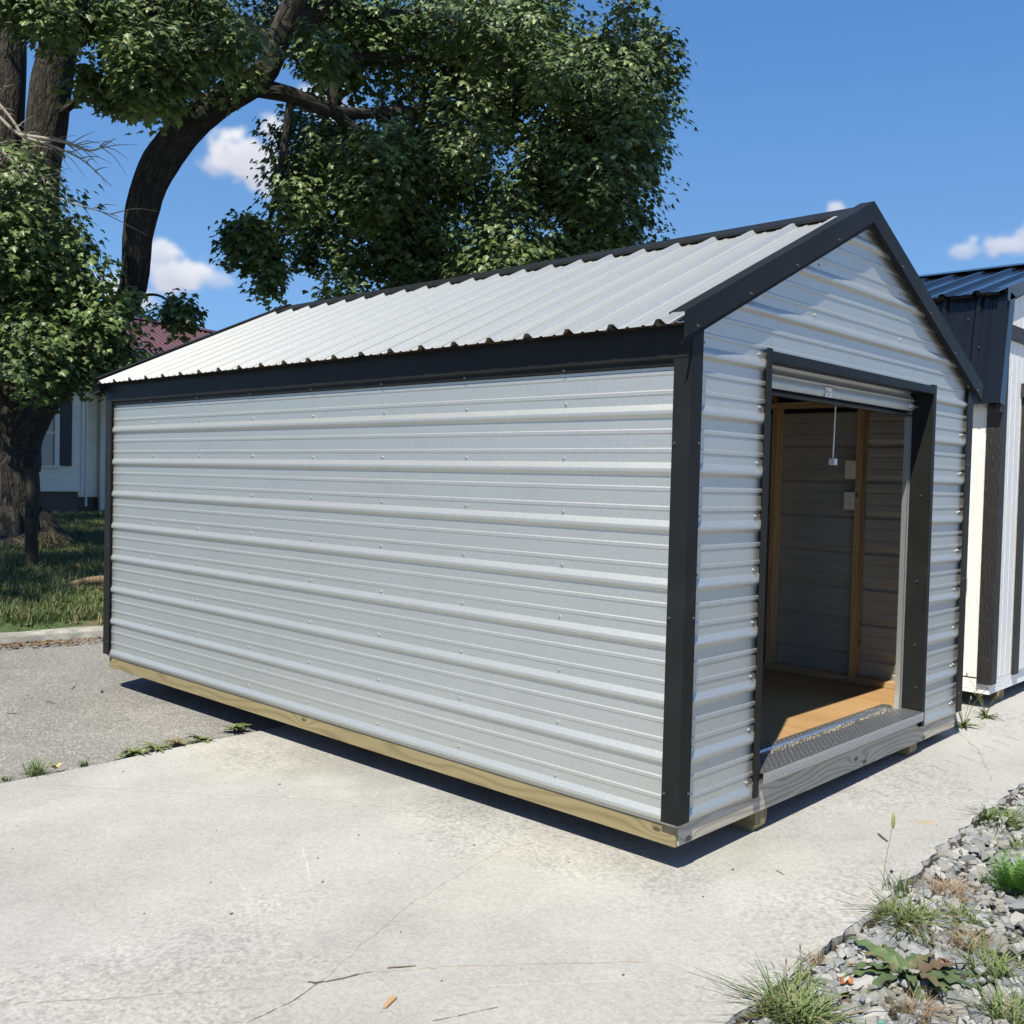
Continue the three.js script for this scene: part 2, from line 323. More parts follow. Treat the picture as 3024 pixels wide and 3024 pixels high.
  for (let k = 0; k < 11; k++) { const x = .12 + k * .012, z = -1.6 - k * .16; ctx.globalAlpha = .3; ctx.strokeStyle = '#7b766f'; ctx.lineWidth = 5 + R() * 3; ctx.beginPath(); ctx.moveTo(PX(x - .05), PZ(z - .03)); ctx.lineTo(PX(x + .05), PZ(z + .03)); ctx.stroke(); }  // tyre lug prints
  ctx.globalAlpha = .16; ctx.fillStyle = '#b98a4a'; for (let k = 0; k < 60; k++) { const q = R(), x = .36 + q * .1 + (R() - .5) * .05, z = -1.28 - q * .1 + (R() - .5) * .05; ctx.fillRect(PX(x), PZ(z), 3 + R() * 9, 2 + R() * 3); } ctx.globalAlpha = 1;
  const t = new THREE.CanvasTexture(cv); t.colorSpace = THREE.SRGBColorSpace; t.wrapS = t.wrapT = THREE.MirroredRepeatWrapping; t.flipY = false;
  const bt = tex(1024, 1024, (u, v) => fbm(u * 40, v * 40, 5, 111, 40, 40) * .7 + vn(u * 300, v * 300, 115, 300, 300) * .3, { srgb: false });
  const g = sheet(-3.1, .9, -14, 9, .05, (x, z) => G(x, z), (x, z, i) => [lerp(asphEdge(z), gravelEdge(z), i), z]);
  const p = g.attributes.position, uv = g.attributes.uv;
  for (let i = 0; i < p.count; i++) uv.setXY(i, (p.getX(i) + 3.1) / 4, (p.getZ(i) + 4.5) / 8);
  bt.repeat.set(4, 8);
  const slabMat = std({ map: t, bumpMap: bt, bumpScale: .0035, roughness: .92 });
  const slab = structure('concrete_slab', g, slabMat);
  // broken outer edge that drops to the gravel
  const pos = [], uvs = [], idx = []; let k = 0;
  for (let z = -14; z <= 9; z += .0125) { const e = gravelEdge(z), y = G(e, z), o = (fbm(z * 9 + 7, 4, 3, 119) - .5) * .03; pos.push(e, y, z, e + .004 + o * .9, y - .018 - Math.abs(o), z, e + .010 + o, y - .12, z); uvs.push((e + 3.1) / 4, (z + 4.5) / 8, (e + 3.13) / 4, (z + 4.5) / 8, (e + 3.2) / 4, (z + 4.5) / 8); if (k) { const a = (k - 1) * 3; idx.push(a, a + 3, a + 1, a + 1, a + 3, a + 4, a + 1, a + 4, a + 2, a + 2, a + 4, a + 5); } k++; }
  part(slab, 'broken_edge', geoOf(pos, uvs, idx.filter((_, i) => i % 12 < 6)), slabMat);
  const dirtT = tex(256, 256, (u, v) => { const k = .10 + (fbm(u * 16, v * 16, 4, 121, 16, 16) - .5) * .12; return E3(k * 1.2, k * .95, k * .72); }); dirtT.repeat.set(12, 12);
  part(slab, 'soil_face', geoOf(pos, uvs, idx.filter((_, i) => i % 12 >= 6)), std({ map: dirtT, roughness: 1 }));
  for (const [z0, z1] of [[.78, .5], [.4, .12], [-.02, -.2], [-.9, -1.15], [-1.75, -2.2]]) {   // rusty form board left along the edge
    const q = [], n = 8; for (let i = 0; i <= n; i++) { const z = lerp(z0, z1, i / n), e = gravelEdge(z) + .035; q.push([e, G(e, z) - .012 - .012 * fbm(z * 20 + 9, 1, 2, 5), z]); }
    const pp = [], ii = []; q.forEach(([x, y, z], i) => { pp.push(x, y, z, x + .014, y - .004, z, x + .016, y - .09, z, x, y - .09, z); if (i) { const a = (i - 1) * 4; for (let f = 0; f < 4; f++) { const b = a + f, c = a + (f + 1) % 4; ii.push(b, b + 4, c, c, b + 4, c + 4); } } });
    part(slab, 'form_board', geoOf(pp, null, ii), std({ rgb: [.10, .06, .042], roughness: .9 }));
  }
}

// ---------------------------------------------------------------- the metal shed (outer corner of its near corner trim at x = 0, z = 0)
const RIB = .2286, L = 4.96, W = 3.02, SLOPE = .475, RIDGEZ = -1.51;
function ribProfile(c0, c1, off, roof = false) {                 // list of [position, height] of a ribbed sheet between c0 and c1; a rib is centred at off
  const P = [], k0 = Math.floor((c0 - off) / RIB) - 1, k1 = Math.ceil((c1 - off) / RIB) + 1;
  for (let k = k0; k <= k1; k++) {
    const c = off + k * RIB;
    if (roof) P.push([c - .030, 0], [c - .0115, .0215], [c - .004, .0222], [c + .004, .0222], [c + .0115, .0215], [c + .030, 0]);
    else P.push([c - .0245, 0], [c - .0085, .0138], [c - .003, .0146], [c + .002, .0146], [c + .006, .0140], [c + .030, 0]);
    for (const m of [c + RIB / 3, c + 2 * RIB / 3]) P.push([m - .0105, 0], [m - .0065, roof ? .0045 : .0032], [m + .006, roof ? .0045 : .0032], [m + .0105, 0]);
  }
  const out = []; const at = q => { for (let i = 1; i < P.length; i++) if (P[i][0] >= q) { const t = (q - P[i - 1][0]) / (P[i][0] - P[i - 1][0]); return lerp(P[i - 1][1], P[i][1], t); } return 0; };
  out.push([c0, at(c0)]); for (const p of P) if (p[0] > c0 + 1e-5 && p[0] < c1 - 1e-5) out.push(p); out.push([c1, at(c1)]);
  return out;
}
// ribbed sheet: f(s, h, l) gives the point at profile position s, height h and length l; spans(s) gives the length intervals at s
function ribbed(prof, spans, f, seg, seed) {
  const pos = [], uv = [], idx = []; let n = 0;
  for (let i = 0; i < prof.length - 1; i++) {
    const [s0, h0] = prof[i], [s1, h1] = prof[i + 1];
    const A = spans((s0 * .999 + s1 * .001)), B = spans((s1 * .999 + s0 * .001));
    for (let q = 0; q < Math.min(A.length, B.length); q++) {
      const [a0, a1] = A[q], [b0, b1] = B[q]; if (a1 - a0 < 1e-4 && b1 - b0 < 1e-4) continue;
      const m = Math.max(1, Math.round(Math.max(a1 - a0, b1 - b0) / seg));
      for (let k = 0; k <= m; k++) {
        const la = lerp(a0, a1, k / m), lb = lerp(b0, b1, k / m);
        const w = (l, s, h) => h > .003 ? 0 : (fbm(l * 1.7 + 40, s * 5 + 40, 3, seed) - .5) * .0018;
        pos.push(...f(s0, h0 + w(la, s0, h0), la), ...f(s1, h1 + w(lb, s1, h1), lb)); uv.push(la, s0, lb, s1);
        if (k) { const b = n + (k - 1) * 2; idx.push(b, b + 2, b + 1, b + 1, b + 2, b + 3); }
      }
      n += (m + 1) * 2;
    }
  }
  return geoOf(pos, uv, idx);
}
const shed = thing('metal_shed', 'large galvanized metal shed with charcoal trim and open roll-up door on the concrete slab', 'shed');
const WB = .188, WT = 2.03, RC = .216;             // wall bottom and top, centre of the lowest rib
const wallP = ribProfile(WB, WT, RC), gableP = ribProfile(WB, 2.90, RC);
const roofY = z => 2.143 + (.07 - z) * SLOPE;      // underside line of the near roof slope
const gTop = y => (y - 2.15) / SLOPE;              // how far in from the wall corners the gable is at height y
const D0 = -.600, D1 = -2.432, DH = 2.09;          // door hole in the gable sheet
part(shed, 'wall_panel', ribbed(wallP, () => [[-L + .02, -.02]], (s, h, l) => [l, s, -.026 + h], .16, 201), zinc, 'long ribbed galvanized side wall');
part(shed, 'wall_panel', ribbed(wallP, () => [[-L + .02, -.02]], (s, h, l) => [l, s, -W + .026 - h], .16, 202), zinc, 'far ribbed galvanized side wall');
const gableSpan = open => s => {
  const t = Math.max(0, gTop(s)), a = -W + .02 + t, b = -.02 - t; if (a > b) return [[-1.51, -1.51], [-1.51, -1.51]];
  if (open && s < DH) return [[a, D1], [D0, b]]; return open ? [[a, (a + b) / 2], [(a + b) / 2, b]] : [[a, b]];
};
// the sheet is cut where the door head lies, so that no strip straddles the opening
function splitAt(P, y) { const o = []; for (let i = 0; i < P.length; i++) { o.push(P[i]); if (i + 1 < P.length && P[i][0] < y - 1e-6 && P[i + 1][0] > y + 1e-6) { const t = (y - P[i][0]) / (P[i + 1][0] - P[i][0]); o.push([y, lerp(P[i][1], P[i + 1][1], t)]); } } return o; }
part(shed, 'gable_panel', ribbed(splitAt(splitAt(gableP, DH), 2.15), gableSpan(true), (s, h, l) => [-.026 + h, s, l], .12, 203), zinc, 'ribbed gable wall around the door opening');
part(shed, 'gable_panel', ribbed(splitAt(gableP, 2.15), gableSpan(false), (s, h, l) => [-L + .026 - h, s, l], .16, 204), zinc);

// roof
const roofP = ribProfile(-L - .005, .008, -.335, true), cs = Math.cos(Math.atan(SLOPE)), sn = Math.sin(Math.atan(SLOPE));
for (const sgn of [1, -1]) {
  const z0 = sgn > 0 ? .07 : -W - .07, len = 1.58 / cs;
  part(shed, 'roof_panel', ribbed(roofP, () => [[0, len]], (s, h, l) => [s, 2.143 + l * sn + h * cs, z0 - sgn * (l * cs - h * sn)], .26, 211 + sgn), zinc);
}
const capY = roofY(RIDGEZ) + .026;
part(shed, 'ridge_cap', bent([[.15, -.15 * SLOPE - .012], [.145, -.145 * SLOPE], [.006, -.004], [-.006, -.004], [-.145, -.145 * SLOPE], [-.15, -.15 * SLOPE - .012]], .002, L + .02, [-L - .012, capY, RIDGEZ], [0, 0, 1], [0, 1, 0], [1, 0, 0]), charcoal);
// rake trims: bent flashing over the roof edge, face and drip lip
for (const end of [1, -1]) for (const sgn of [1, -1]) {
  const xf = end > 0 ? .02 : -L - .02, P = [[-.072, -.006], [-.07, .001], [0, 0], [0, -.098], [-.012, -.110], [-.010, -.121]];
  const run = 1.597, z0 = sgn > 0 ? .087 : -W - .087;
  part(shed, 'rake_trim', bent(P, .0018, 1, [xf, 2.180, z0], [end, 0, 0], [0, 1, 0], [0, run * .4698, -sgn * run]), charcoal);
}
// eave fascia trims
for (const sgn of [1, -1]) {
  const z0 = sgn > 0 ? 0 : -W;
  part(shed, 'eave_trim', bent([[.045, 2.138], [.002, 2.148], [.002, 2.022], [-.010, 2.014], [-.010, 1.998], [-.024, 1.992]], .002, L - .004, [-L + .002, 0, z0], [0, 0, sgn], [0, 1, 0], [1, 0, 0]), charcoal);
}
// corner trims
for (const [cx, cz, sx, sz] of [[0, 0, 1, 1], [0, -W, 1, -1], [-L, 0, -1, 1], [-L, -W, -1, -1]])
  part(shed, 'corner_trim', bent([[-.082, -.006], [-.080, .0], [0, 0], [0, -.076], [-.006, -.078]], .0018, 1.94, [cx, .206, cz], [sx, 0, 0], [0, 0, sz], [0, 1, 0]), charcoal);
// screws
const hexHead = (() => { const a = new THREE.CylinderGeometry(.0066, .007, .0022, 10), b = new THREE.CylinderGeometry(.004, .0046, .006, 6); a.translate(0, .001, 0); b.translate(0, .0046, 0); return mergeGeometries([a.toNonIndexed(), b.toNonIndexed()]); })();
const RS = rngOf(301);
function screw(p, n, m = screwMat) { const s = part(shed, 'screw', hexHead, m); s.position.set(...p); s.quaternion.setFromUnitVectors(V(0, 1, 0), V(...n)); return s; }
for (let r = 0; r < 8; r++) {
  const y = .262 + r * RIB;
  for (let c = 1; c <= 7; c++) screw([-L + .046 + .6096 * c + (RS() - .5) * .012, y + (RS() - .5) * .008, -.026], [0, 0, 1]);
  screw([-.026, y + (RS() - .5) * .008, -.115 + (RS() - .5) * .015], [1, 0, 0]); screw([-.026, y + (RS() - .5) * .01, -.555 + (RS() - .5) * .015], [1, 0, 0]);
  screw([-.026, y, -W + .128 + (RS() - .5) * .01], [1, 0, 0]); if (r !== 2 && r !== 3) screw([-.026, y + .004, -W + .095], [1, 0, 0]);
}
for (const [y, z] of [[2.09, -.12], [2.09, -.545], [2.09, -2.9], [2.32, -1.03], [2.32, -1.98], [2.55, -1.05], [2.55, -1.96]]) screw([-.026, y, z], [1, 0, 0]);
for (const y of [.30, .99, 1.67]) { screw([-.068, y + .02, .001], [0, 0, 1], screwDark); screw([.001, y + .02, -.064], [1, 0, 0], screwDark); screw([.001, y + .02, -W + .06], [1, 0, 0], screwDark); screw([-L + .07, y, .001], [0, 0, 1], screwDark); }
for (let c = 1; c <= 7; c++) screw([-L + .046 + .6096 * c, 2.003, -.008], [0, 0, 1], screwDark);
for (const z of [0, -.38, -.76, -1.15]) { const y = 2.18 + (.087 - z) * .4698 - .086; screw([.021, y, z], [1, 0, 0], screwDark); screw([.021, y, -W - z], [1, 0, 0], screwDark); }
for (let k = 0; k < 20; k++) { const x = -.335 - k * RIB - .045; for (const l of [.09, .78]) screw([x, 2.143 + l * sn, .07 - l * cs], [0, cs, sn]); screw([-.335 - k * RIB, capY - .105 * SLOPE + .001, RIDGEZ + .105], [0, cs, sn], screwDark); }

// floor frame
part(shed, 'rim_board', rbox(-L + .035, -.03, .105, .245, -.068, -.030, .004, 'x', .3, .07), ptWood, 'greenish treated rim board under the long wall');
part(shed, 'rim_board', rbox(-L + .035, -.03, .105, .245, -W + .030, -W + .068, .004, 'x', 1.1), ptWood);
part(shed, 'rim_board', rbox(-.066, -.026, .108, .250, -W + .032, -.045, .004, 'z', .9, .03), greyWood, 'weathered grey rim board under the door');
part(shed, 'rim_board', rbox(-L + .026, -L + .066, .105, .245, -W + .07, -.07, .004, 'z', .2), ptWood);
for (const z of [-.715, -2.40]) {
  const s = new THREE.Shape([[-L + .1, .02], [-L + .14, -.02], [-.10, -.02], [-.042, .045], [-.042, .104], [-L + .1, .104]].map(p => new THREE.Vector2(...p)));
  const g = new THREE.ExtrudeGeometry(s, { depth: .09, bevelEnabled: true, bevelThickness: .004, bevelSize: .004, bevelSegments: 1, steps: 1 }); g.translate(0, z > -1 ? -.006 : .022, z - .045);
  part(shed, 'skid', metreUV(g, 'x', z), ptWood);
}

for (let k = 1; k < 12; k++) { const x = -k * .406; part(shed, 'joist', rbox(x - .019, x + .019, .106, .245, -W + .07, -.07, .002, 'z', k), ptWood); }
let zz = -.07; for (const z1 of [-1.225, -2.444, -W + .07]) { part(shed, 'floor_sheet', rbox(-2.48, -.03, .272, .290, z1 + .0012, zz - .0012, .002, 'x', zz, z1), plywood); part(shed, 'floor_sheet', rbox(-L + .03, -2.483, .272, .290, z1 + .0012, zz - .0012, .002, 'x', zz + 1, z1), plywood); zz = z1; }

// framing inside
for (const z of [-.05, -W + .05]) {
  const s = z < -1 ? 1 : -1, a = s > 0 ? -W + .032 : -.032 - .089, b = a + .089;
  part(shed, 'bottom_plate', rbox(-L + .05, -.12, .2905, .3285, a, b, .003, 'x', z), pine);
  part(shed, 'top_plate', rbox(-L + .05, -.05, 2.058, 2.096, a, b, .003, 'x', z + .5), pine);
  for (let k = 0; k < 8; k++) { const x = k ? -.647 - .595 * (k - 1) : -.14; part(shed, 'stud', rbox(x - .019, x + .019, .329, 2.0575, a + .001, b - .001, .003, 'y', k * .37, k * .11), pine); }
}
part(shed, 'bottom_plate', rbox(-L + .032, -L + .121, .2905, .3285, -W + .125, -.125, .003, 'z'), pine);
for (let k = 0; k < 6; k++) { const z = -.2 - k * .52, top = 2.09 + SLOPE * Math.min(-z, W + z) - .05; part(shed, 'stud', rbox(-L + .033, -L + .12, .329, top, z - .019, z + .019, .003, 'y', k * .4), pine); }
for (const z of [-.32, -.545, -2.487, -2.72]) { const top = 2.09 + SLOPE * Math.min(-z, W + z) - .05; part(shed, 'stud', rbox(-.121, -.033, .2905, top, z - .019, z + .019, .003, 'y', z), pine); }
part(shed, 'header', rbox(-.121, -.083, 2.11, 2.249, -2.467, -.565, .003, 'z', .4), pine);
for (let k = 0; k < 9; k++) for (const sgn of [1, -1]) {
  const x = -.06 - k * .6096 + (k === 8 ? .04 : 0), s = new THREE.Shape([[0, 0], [1.50, 1.50 * SLOPE], [1.50, 1.50 * SLOPE - .09], [.02, -.08]].map(p => new THREE.Vector2(...p)));
  const g = new THREE.ExtrudeGeometry(s, { depth: .038, bevelEnabled: false });
  part(shed, 'rafter', metreUV(place(g, [x, 2.165, sgn > 0 ? -.01 : -W + .01], V(0, 0, -sgn), V(0, 1, 0), V(-1, 0, 0)), 'z', k * .3), pine);
}
// light switch and socket on the far wall
for (const [nm, y0, y1] of [['light_switch', 1.593, 1.710], ['power_outlet', 1.396, 1.508]]) {
  const g = subgroup(shed, nm);
  part(g, 'cover_plate', rbox(-.735, -.664, y0, y1, -2.902, -2.896, .002), plastic);
  part(g, 'box', box(-.728, -.668, y0 + .012, y1 - .012, -2.975, -2.902), charcoalFlat);
  if (nm === 'light_switch') { const t = part(g, 'toggle', rbox(-.705, -.693, 1.648, 1.668, -2.896, -2.882, .002), plastic); t.rotation.x = 0; }
  else for (const y of [1.432, 1.472]) { const f = new THREE.CylinderGeometry(.0165, .0165, .003, 20); f.rotateX(Math.PI / 2); f.translate(-.6995, y, -2.8945); part(g, 'receptacle', f, plastic); part(g, 'slot', mergeGeometries([box(-.7065, -.7045, y - .002, y + .008, -2.8932, -2.8922), box(-.6955, -.6935, y - .002, y + .008, -2.8932, -2.8922), box(-.7025, -.6975, y - .011, y - .007, -2.8932, -2.8922)]), blackHole); }
}
{ // cord hanging from the ceiling light with a white pull
  const g = subgroup(shed, 'pull_cord');
  part(g, 'cord', tube([[-.295, 2.26, -1.83], [-.297, 1.98, -1.828], [-.302, 1.685, -1.828]], [.0045, .0045, .0045], 8), std({ rgb: [.75, .75, .72], roughness: .5 }));
  part(g, 'pull', rbox(-.32, -.285, 1.655, 1.69, -1.85, -1.815, .003), std({ rgb: [.72, .73, .75], roughness: .4 }));
}
// door surround: bent charcoal flashing with deep reveals
part(shed, 'door_jamb', bent([[-.008, 0], [.0, 0], [0, .036], [-.14, .036], [-.14, .03]], .002, 1.93, [-.003, .19, -.580], [1, 0, 0], [0, 0, -1], [0, 1, 0]), charcoal);
part(shed, 'door_jamb', bent([[-.008, 0], [.0, 0], [0, .036], [-.14, .036], [-.14, .03]], .002, 1.915, [-.003, .205, -2.450], [1, 0, 0], [0, 0, 1], [0, 1, 0]), charcoal);
part(shed, 'door_head', bent([[-.010, 0], [.0, 0], [0, -.040], [-.07, -.040]], .002, 1.796, [-.0005, 2.108, -2.413], [1, 0, 0], [0, 1, 0], [0, 0, 1]), charcoal);
for (const y of [.42, .66, 1.02, 1.5]) screw([-.06 + RS() * .02, y, -2.4125], [0, 0, 1], screwDark);
screw([-.03, 2.066, -1.35], [0, -1, 0], screwDark);
for (const s of [1, -1]) { const z = s > 0 ? -.622 : -2.408; part(shed, 'door_track', bent([[0, 0], [-.026, 0], [-.026, .034], [.0, .034], [.0, .024], [-.005, .024]], .002, 1.76, [-.118, .294, z], [1, 0, 0], [0, 0, s > 0 ? -1 : 1], [0, 1, 0]), galv); }
{ // roll-up door, rolled to the head
  const d = subgroup(shed, 'roll_up_door');
  const slatG = (y0, y1, bulge, dx) => { const P = []; for (let i = 0; i <= 8; i++) { const t = i / 8; P.push([dx + bulge * Math.sin(Math.PI * t), lerp(y0, y1, t)]); } return bent(P, .0016, 1.75, [-.115, 0, -2.39], [1, 0, 0], [0, 1, 0], [0, 0, 1]); };
  part(d, 'slat', slatG(1.972, 2.022, .007, .004), zinc); part(d, 'slat', slatG(2.024, 2.040, .012, .006), zinc); part(d, 'slat', slatG(2.042, 2.085, -.008, -.002), zinc); part(d, 'slat', slatG(2.087, 2.14, .016, -.012), zinc);
  part(d, 'bottom_bar', bent([[.004, 1.971], [-.03, 1.969], [-.03, 1.945], [.004, 1.944], [.006, 1.952]], .003, 1.74, [-.112, 0, -2.385], [1, 0, 0], [0, 1, 0], [0, 0, 1]), charcoalFlat);
  const drum = new THREE.CylinderGeometry(.10, .10, 1.76, 24, 1); drum.rotateX(Math.PI / 2); drum.translate(-.245, 2.19, -1.515); part(d, 'drum', metreUV(drum, 'z'), zinc);
  const lt = part(d, 'latch', mergeGeometries([rbox(-.108, -.098, 1.985, 2.012, -2.395, -2.33, .003), rbox(-.101, -.088, 1.993, 2.004, -2.425, -2.345, .003)]), galv);
  const kh = new THREE.CylinderGeometry(.005, .005, .003, 10); kh.rotateZ(Math.PI / 2); kh.translate(-.0875, 1.999, -2.372); part(lt, 'keyhole', kh, blackHole);
  const cv = document.createElement('canvas'); cv.width = 256; cv.height = 176; const c = cv.getContext('2d');
  c.fillStyle = '#e9e8e2'; c.fillRect(0, 0, 256, 176); c.strokeStyle = '#3b3f42'; c.lineWidth = 11; c.beginPath(); c.ellipse(52, 70, 24, 34, 0, 0, 7); c.stroke(); c.beginPath(); c.moveTo(40, 46); c.lineTo(64, 94); c.stroke();
  c.fillStyle = '#303538'; c.font = 'bold 40px sans-serif'; c.fillText('Trac-Rite', 84, 92, 162); c.fillStyle = '#8a8d8c'; c.fillRect(70, 122, 120, 10); c.fillRect(82, 140, 96, 8);
  const t = new THREE.CanvasTexture(cv); t.colorSpace = THREE.SRGBColorSpace;
  const lg = new THREE.PlaneGeometry(.072, .046, 6, 1); lg.rotateY(Math.PI / 2); lg.translate(-.1015, 1.995, -1.345); part(d, 'sticker', lg, std({ map: t, roughness: .5 }), 'small white maker sticker on the door slat');
}
{ // tread plate sill: a bent plate with raised lozenges
  const sill = subgroup(shed, 'sill_plate');
  part(sill, 'plate', bent([[.012, .246], [.014, .292], [-.112, .2955], [-.118, .292]], .003, 1.765, [0, 0, -2.392], [1, 0, 0], [0, 1, 0], [0, 0, 1]), tread);
  part(sill, 'back_strip', bent([[-.118, .2925], [-.165, .2925], [-.172, .302], [-.215, .3015], [-.218, .292]], .003, 1.75, [0, 0, -2.386], [1, 0, 0], [0, 1, 0], [0, 0, 1]), tread);
  const loz = []; const lz = (sx, sz, a) => { const g = new THREE.OctahedronGeometry(1, 0); g.scale(.0035, .0018, .013); g.rotateY(a); return g; };
  for (let i = 0; i < 8; i++) for (let j = 0; j < 84; j++) { const g = lz(1, 1, (i + j) % 2 ? .785 : -.785); const x = .003 - i * .0155; g.translate(x, .2942 + (.014 - x) * .0035 / .126 * 1.2 + .0012, -.645 - j * .0208); loz.push(g); }
  for (let i = 0; i < 3; i++) for (let j = 0; j < 84; j++) { const g = lz(1, 1, (i + j) % 2 ? .785 : -.785); g.rotateZ(-Math.PI / 2); g.translate(.0155, .254 + i * .0145, -.645 - j * .0208); loz.push(g); }
  for (let i = 0; i < 2; i++) for (let j = 0; j < 84; j++) { const g = lz(1, 1, (i + j) % 2 ? .785 : -.785); g.translate(-.182 - i * .018, .3042, -.645 - j * .0208); loz.push(g); }
  part(sill, 'raised_treads', mergeGeometries(loz), tread).userData.kind = 'stuff';
  const R = rngOf(411), dg = []; for (let k = 0; k < 420; k++) { const g = new THREE.TetrahedronGeometry(.0012 + R() * .0026); g.rotateX(R() * 6); g.rotateY(R() * 6); g.translate(-.125 - R() * .035, .2955, -.66 - R() * 1.7); dg.push(g); }
  part(sill, 'grit', mergeGeometries(dg), std({ rgb: [.42, .36, .27], roughness: .95 })).userData.kind = 'stuff';
}

// ---------------------------------------------------------------- the white barn-roofed shed behind
{
  const sidingTex = tex(1024, 1024, (u, v) => { const g = vn(u * 40, v * 200, 501, 40, 200), b = fbm(u * 10, v * 10, 3, 503, 10, 10); const k = .82 + (g - .5) * .04 + (b - .5) * .03; return E3(k, k * .99, k * .96); });
  const sidingB = tex(1024, 1024, (u, v) => fbm(u * 26, v * 160, 4, 505, 26, 160), { srgb: false });
  const white = std({ map: sidingTex, bumpMap: sidingB, bumpScale: .003, roughness: .6 });
  const brownTex = tex(512, 512, (u, v) => { const k = .021 + (fbm(u * 20, v * 120, 4, 511, 20, 120) - .5) * .010; return E3(k * 1.02, k * .99, k * .97); });
  const brown = std({ map: brownTex, bumpMap: sidingB, bumpScale: .006, roughness: .55 });
  const b = thing('barn_shed', 'white sided barn shed with dark gambrel metal roof, right of the metal shed', 'shed');
  const x0 = -.115, x1 = -4.6, z0 = -3.86, z1 = -6.94, yb = .165, zr = (z0 + z1) / 2;
  // floor frame and skids
  part(b, 'rim_board', rbox(x1, x0, yb, .262, z0 - .04, z0, .003, 'x'), white); part(b, 'rim_board', rbox(x0 - .04, x0 - .001, yb, .262, z1, z0 - .041, .003, 'z'), white); part(b, 'rim_board', rbox(x1, x0 - .041, yb, .262, z1, z1 + .04, .003, 'x'), white);
  for (const z of [z0 - .42, z1 + .42]) part(b, 'skid', rbox(x1 + .1, x0 - .05, .02, yb - .001, z - .05, z + .05, .004, 'x'), ptWood);
  // siding sheets with battens' grooves: each sheet is a part
  const sheetW = .6096;
  for (let x = x0; x > x1 + .01; x -= sheetW) { const xe = Math.max(x1, x - sheetW); part(b, 'siding_sheet', rbox(xe + .0015, x - .0015, .272, 2.16, z0 - .012, z0 + .006, .002, 'y', x), white); part(b, 'siding_sheet', rbox(xe + .0015, x - .0015, .272, 2.16, z1 - .006, z1 + .012, .002, 'y', x), white); }
  const outline = z => { const d = Math.min(Math.abs(z - z0), Math.abs(z - z1)); return d < .14 ? 2.16 + d / .14 * .66 : 2.82 + (d - .14) * .32; };
  for (const xx of [x0, x1 + .012]) for (let z = z0 - .002; z > z1 + .01;) { const ze = Math.max(z1 + .002, z - .1016); const s = new THREE.Shape([new THREE.Vector2(-z, .262), new THREE.Vector2(-ze - .007, .262), new THREE.Vector2(-ze - .007, outline(ze)), new THREE.Vector2(-z, outline(z))]); const g = new THREE.ExtrudeGeometry(s, { depth: .012, bevelEnabled: false }); part(b, 'siding_board', metreUV(place(g, [xx - .012, 0, 0], V(0, 0, -1), V(0, 1, 0), V(1, 0, 0)), 'y', z), white); z = ze; }
  for (const xx of [x0 - .014, x1 + .002]) { const s = new THREE.Shape([[z0, .262], [z0, 2.16], [z0 - .14, 2.82], [zr, outline(zr)], [z1 + .14, 2.82], [z1, 2.16], [z1, .262]].map(p => new THREE.Vector2(-p[0], p[1]))); const g = new THREE.ExtrudeGeometry(s, { depth: .006, bevelEnabled: false }); part(b, 'end_wall', metreUV(place(g, [xx, 0, 0], V(0, 0, -1), V(0, 1, 0), V(1, 0, 0)), 'y'), white); }
  // corner boards and door trim
  part(b, 'corner_board', rbox(x0 - .075, x0 + .022, .236, 2.17, z0 + .006, z0 + .028, .003, 'y'), brown); part(b, 'corner_board', rbox(x0 + .001, x0 + .022, .236, 2.55, z0 - .075, z0 + .0055, .003, 'y', .3), brown);
  part(b, 'corner_board', rbox(x0 + .001, x0 + .022, .236, 2.3, z1 - .005, z1 + .075, .003, 'y', .6), brown);
  part(b, 'door_trim', rbox(x0 + .001, x0 + .024, .25, 2.19, z0 - .53, z0 - .435, .003, 'y'), brown); part(b, 'door_trim', rbox(x0 + .0012, x0 + .024, 2.191, 2.29, z0 - 2.6, z0 - .40, .003, 'z'), brown); part(b, 'door_trim', rbox(x0 + .001, x0 + .024, .25, 2.19, z0 - 2.6, z0 - 2.505, .003, 'y'), brown);
  part(b, 'belly_band', rbox(x0 + .001, x0 + .022, 2.56, 2.66, z1 + .09, z0 - .09, .003, 'z'), brown);
  part(b, 'door', rbox(x0 + .001, x0 + .016, .27, 2.19, z0 - 2.5, z0 - .535, .003, 'y', .2), white);
  // gambrel roof: two ribbed pitches each side
  const slate = phys({ rgb: [.009, .0105, .015], roughness: .14, specularIntensity: .85 }), ext0 = x0 + .035, ext1 = x1 - .03;
  const P = ribProfile(ext1, ext0 - .06, ext0 - .20, true);
  for (const sg of [1, -1]) {
    const zE = sg > 0 ? z0 + .10 : z1 - .10, zB = sg > 0 ? z0 - .03 : z1 + .03, yE = 2.115, yB = 2.855, ll = Math.hypot(zE - zB, yB - yE), c = Math.abs(zE - zB) / ll, s = (yB - yE) / ll;
    part(b, 'roof_panel', ribbed(P, () => [[0, ll]], (q, h, l) => [q, yE + l * s + h * c, zE - sg * (l * c - h * s)], 1, 520), slate);
    const zU = sg > 0 ? z0 + .05 : z1 - .05, yU = 2.86, yR = 3.33, l2 = Math.hypot(zU - zr, yR - yU), c2 = Math.abs(zU - zr) / l2, s2 = (yR - yU) / l2;
    part(b, 'roof_panel', ribbed(P, () => [[0, l2]], (q, h, l) => [q, yU + l * s2 + h * c2, zU - sg * (l * c2 - h * s2)], 1, 521), slate);
    part(b, 'rake_trim', bent([[-.075, .021], [0, .021], [0, -.07]], .002, 1, [ext0, yE, zE], [1, 0, 0], [0, c, sg * s], [0, yB - yE, zB - zE]), slate);
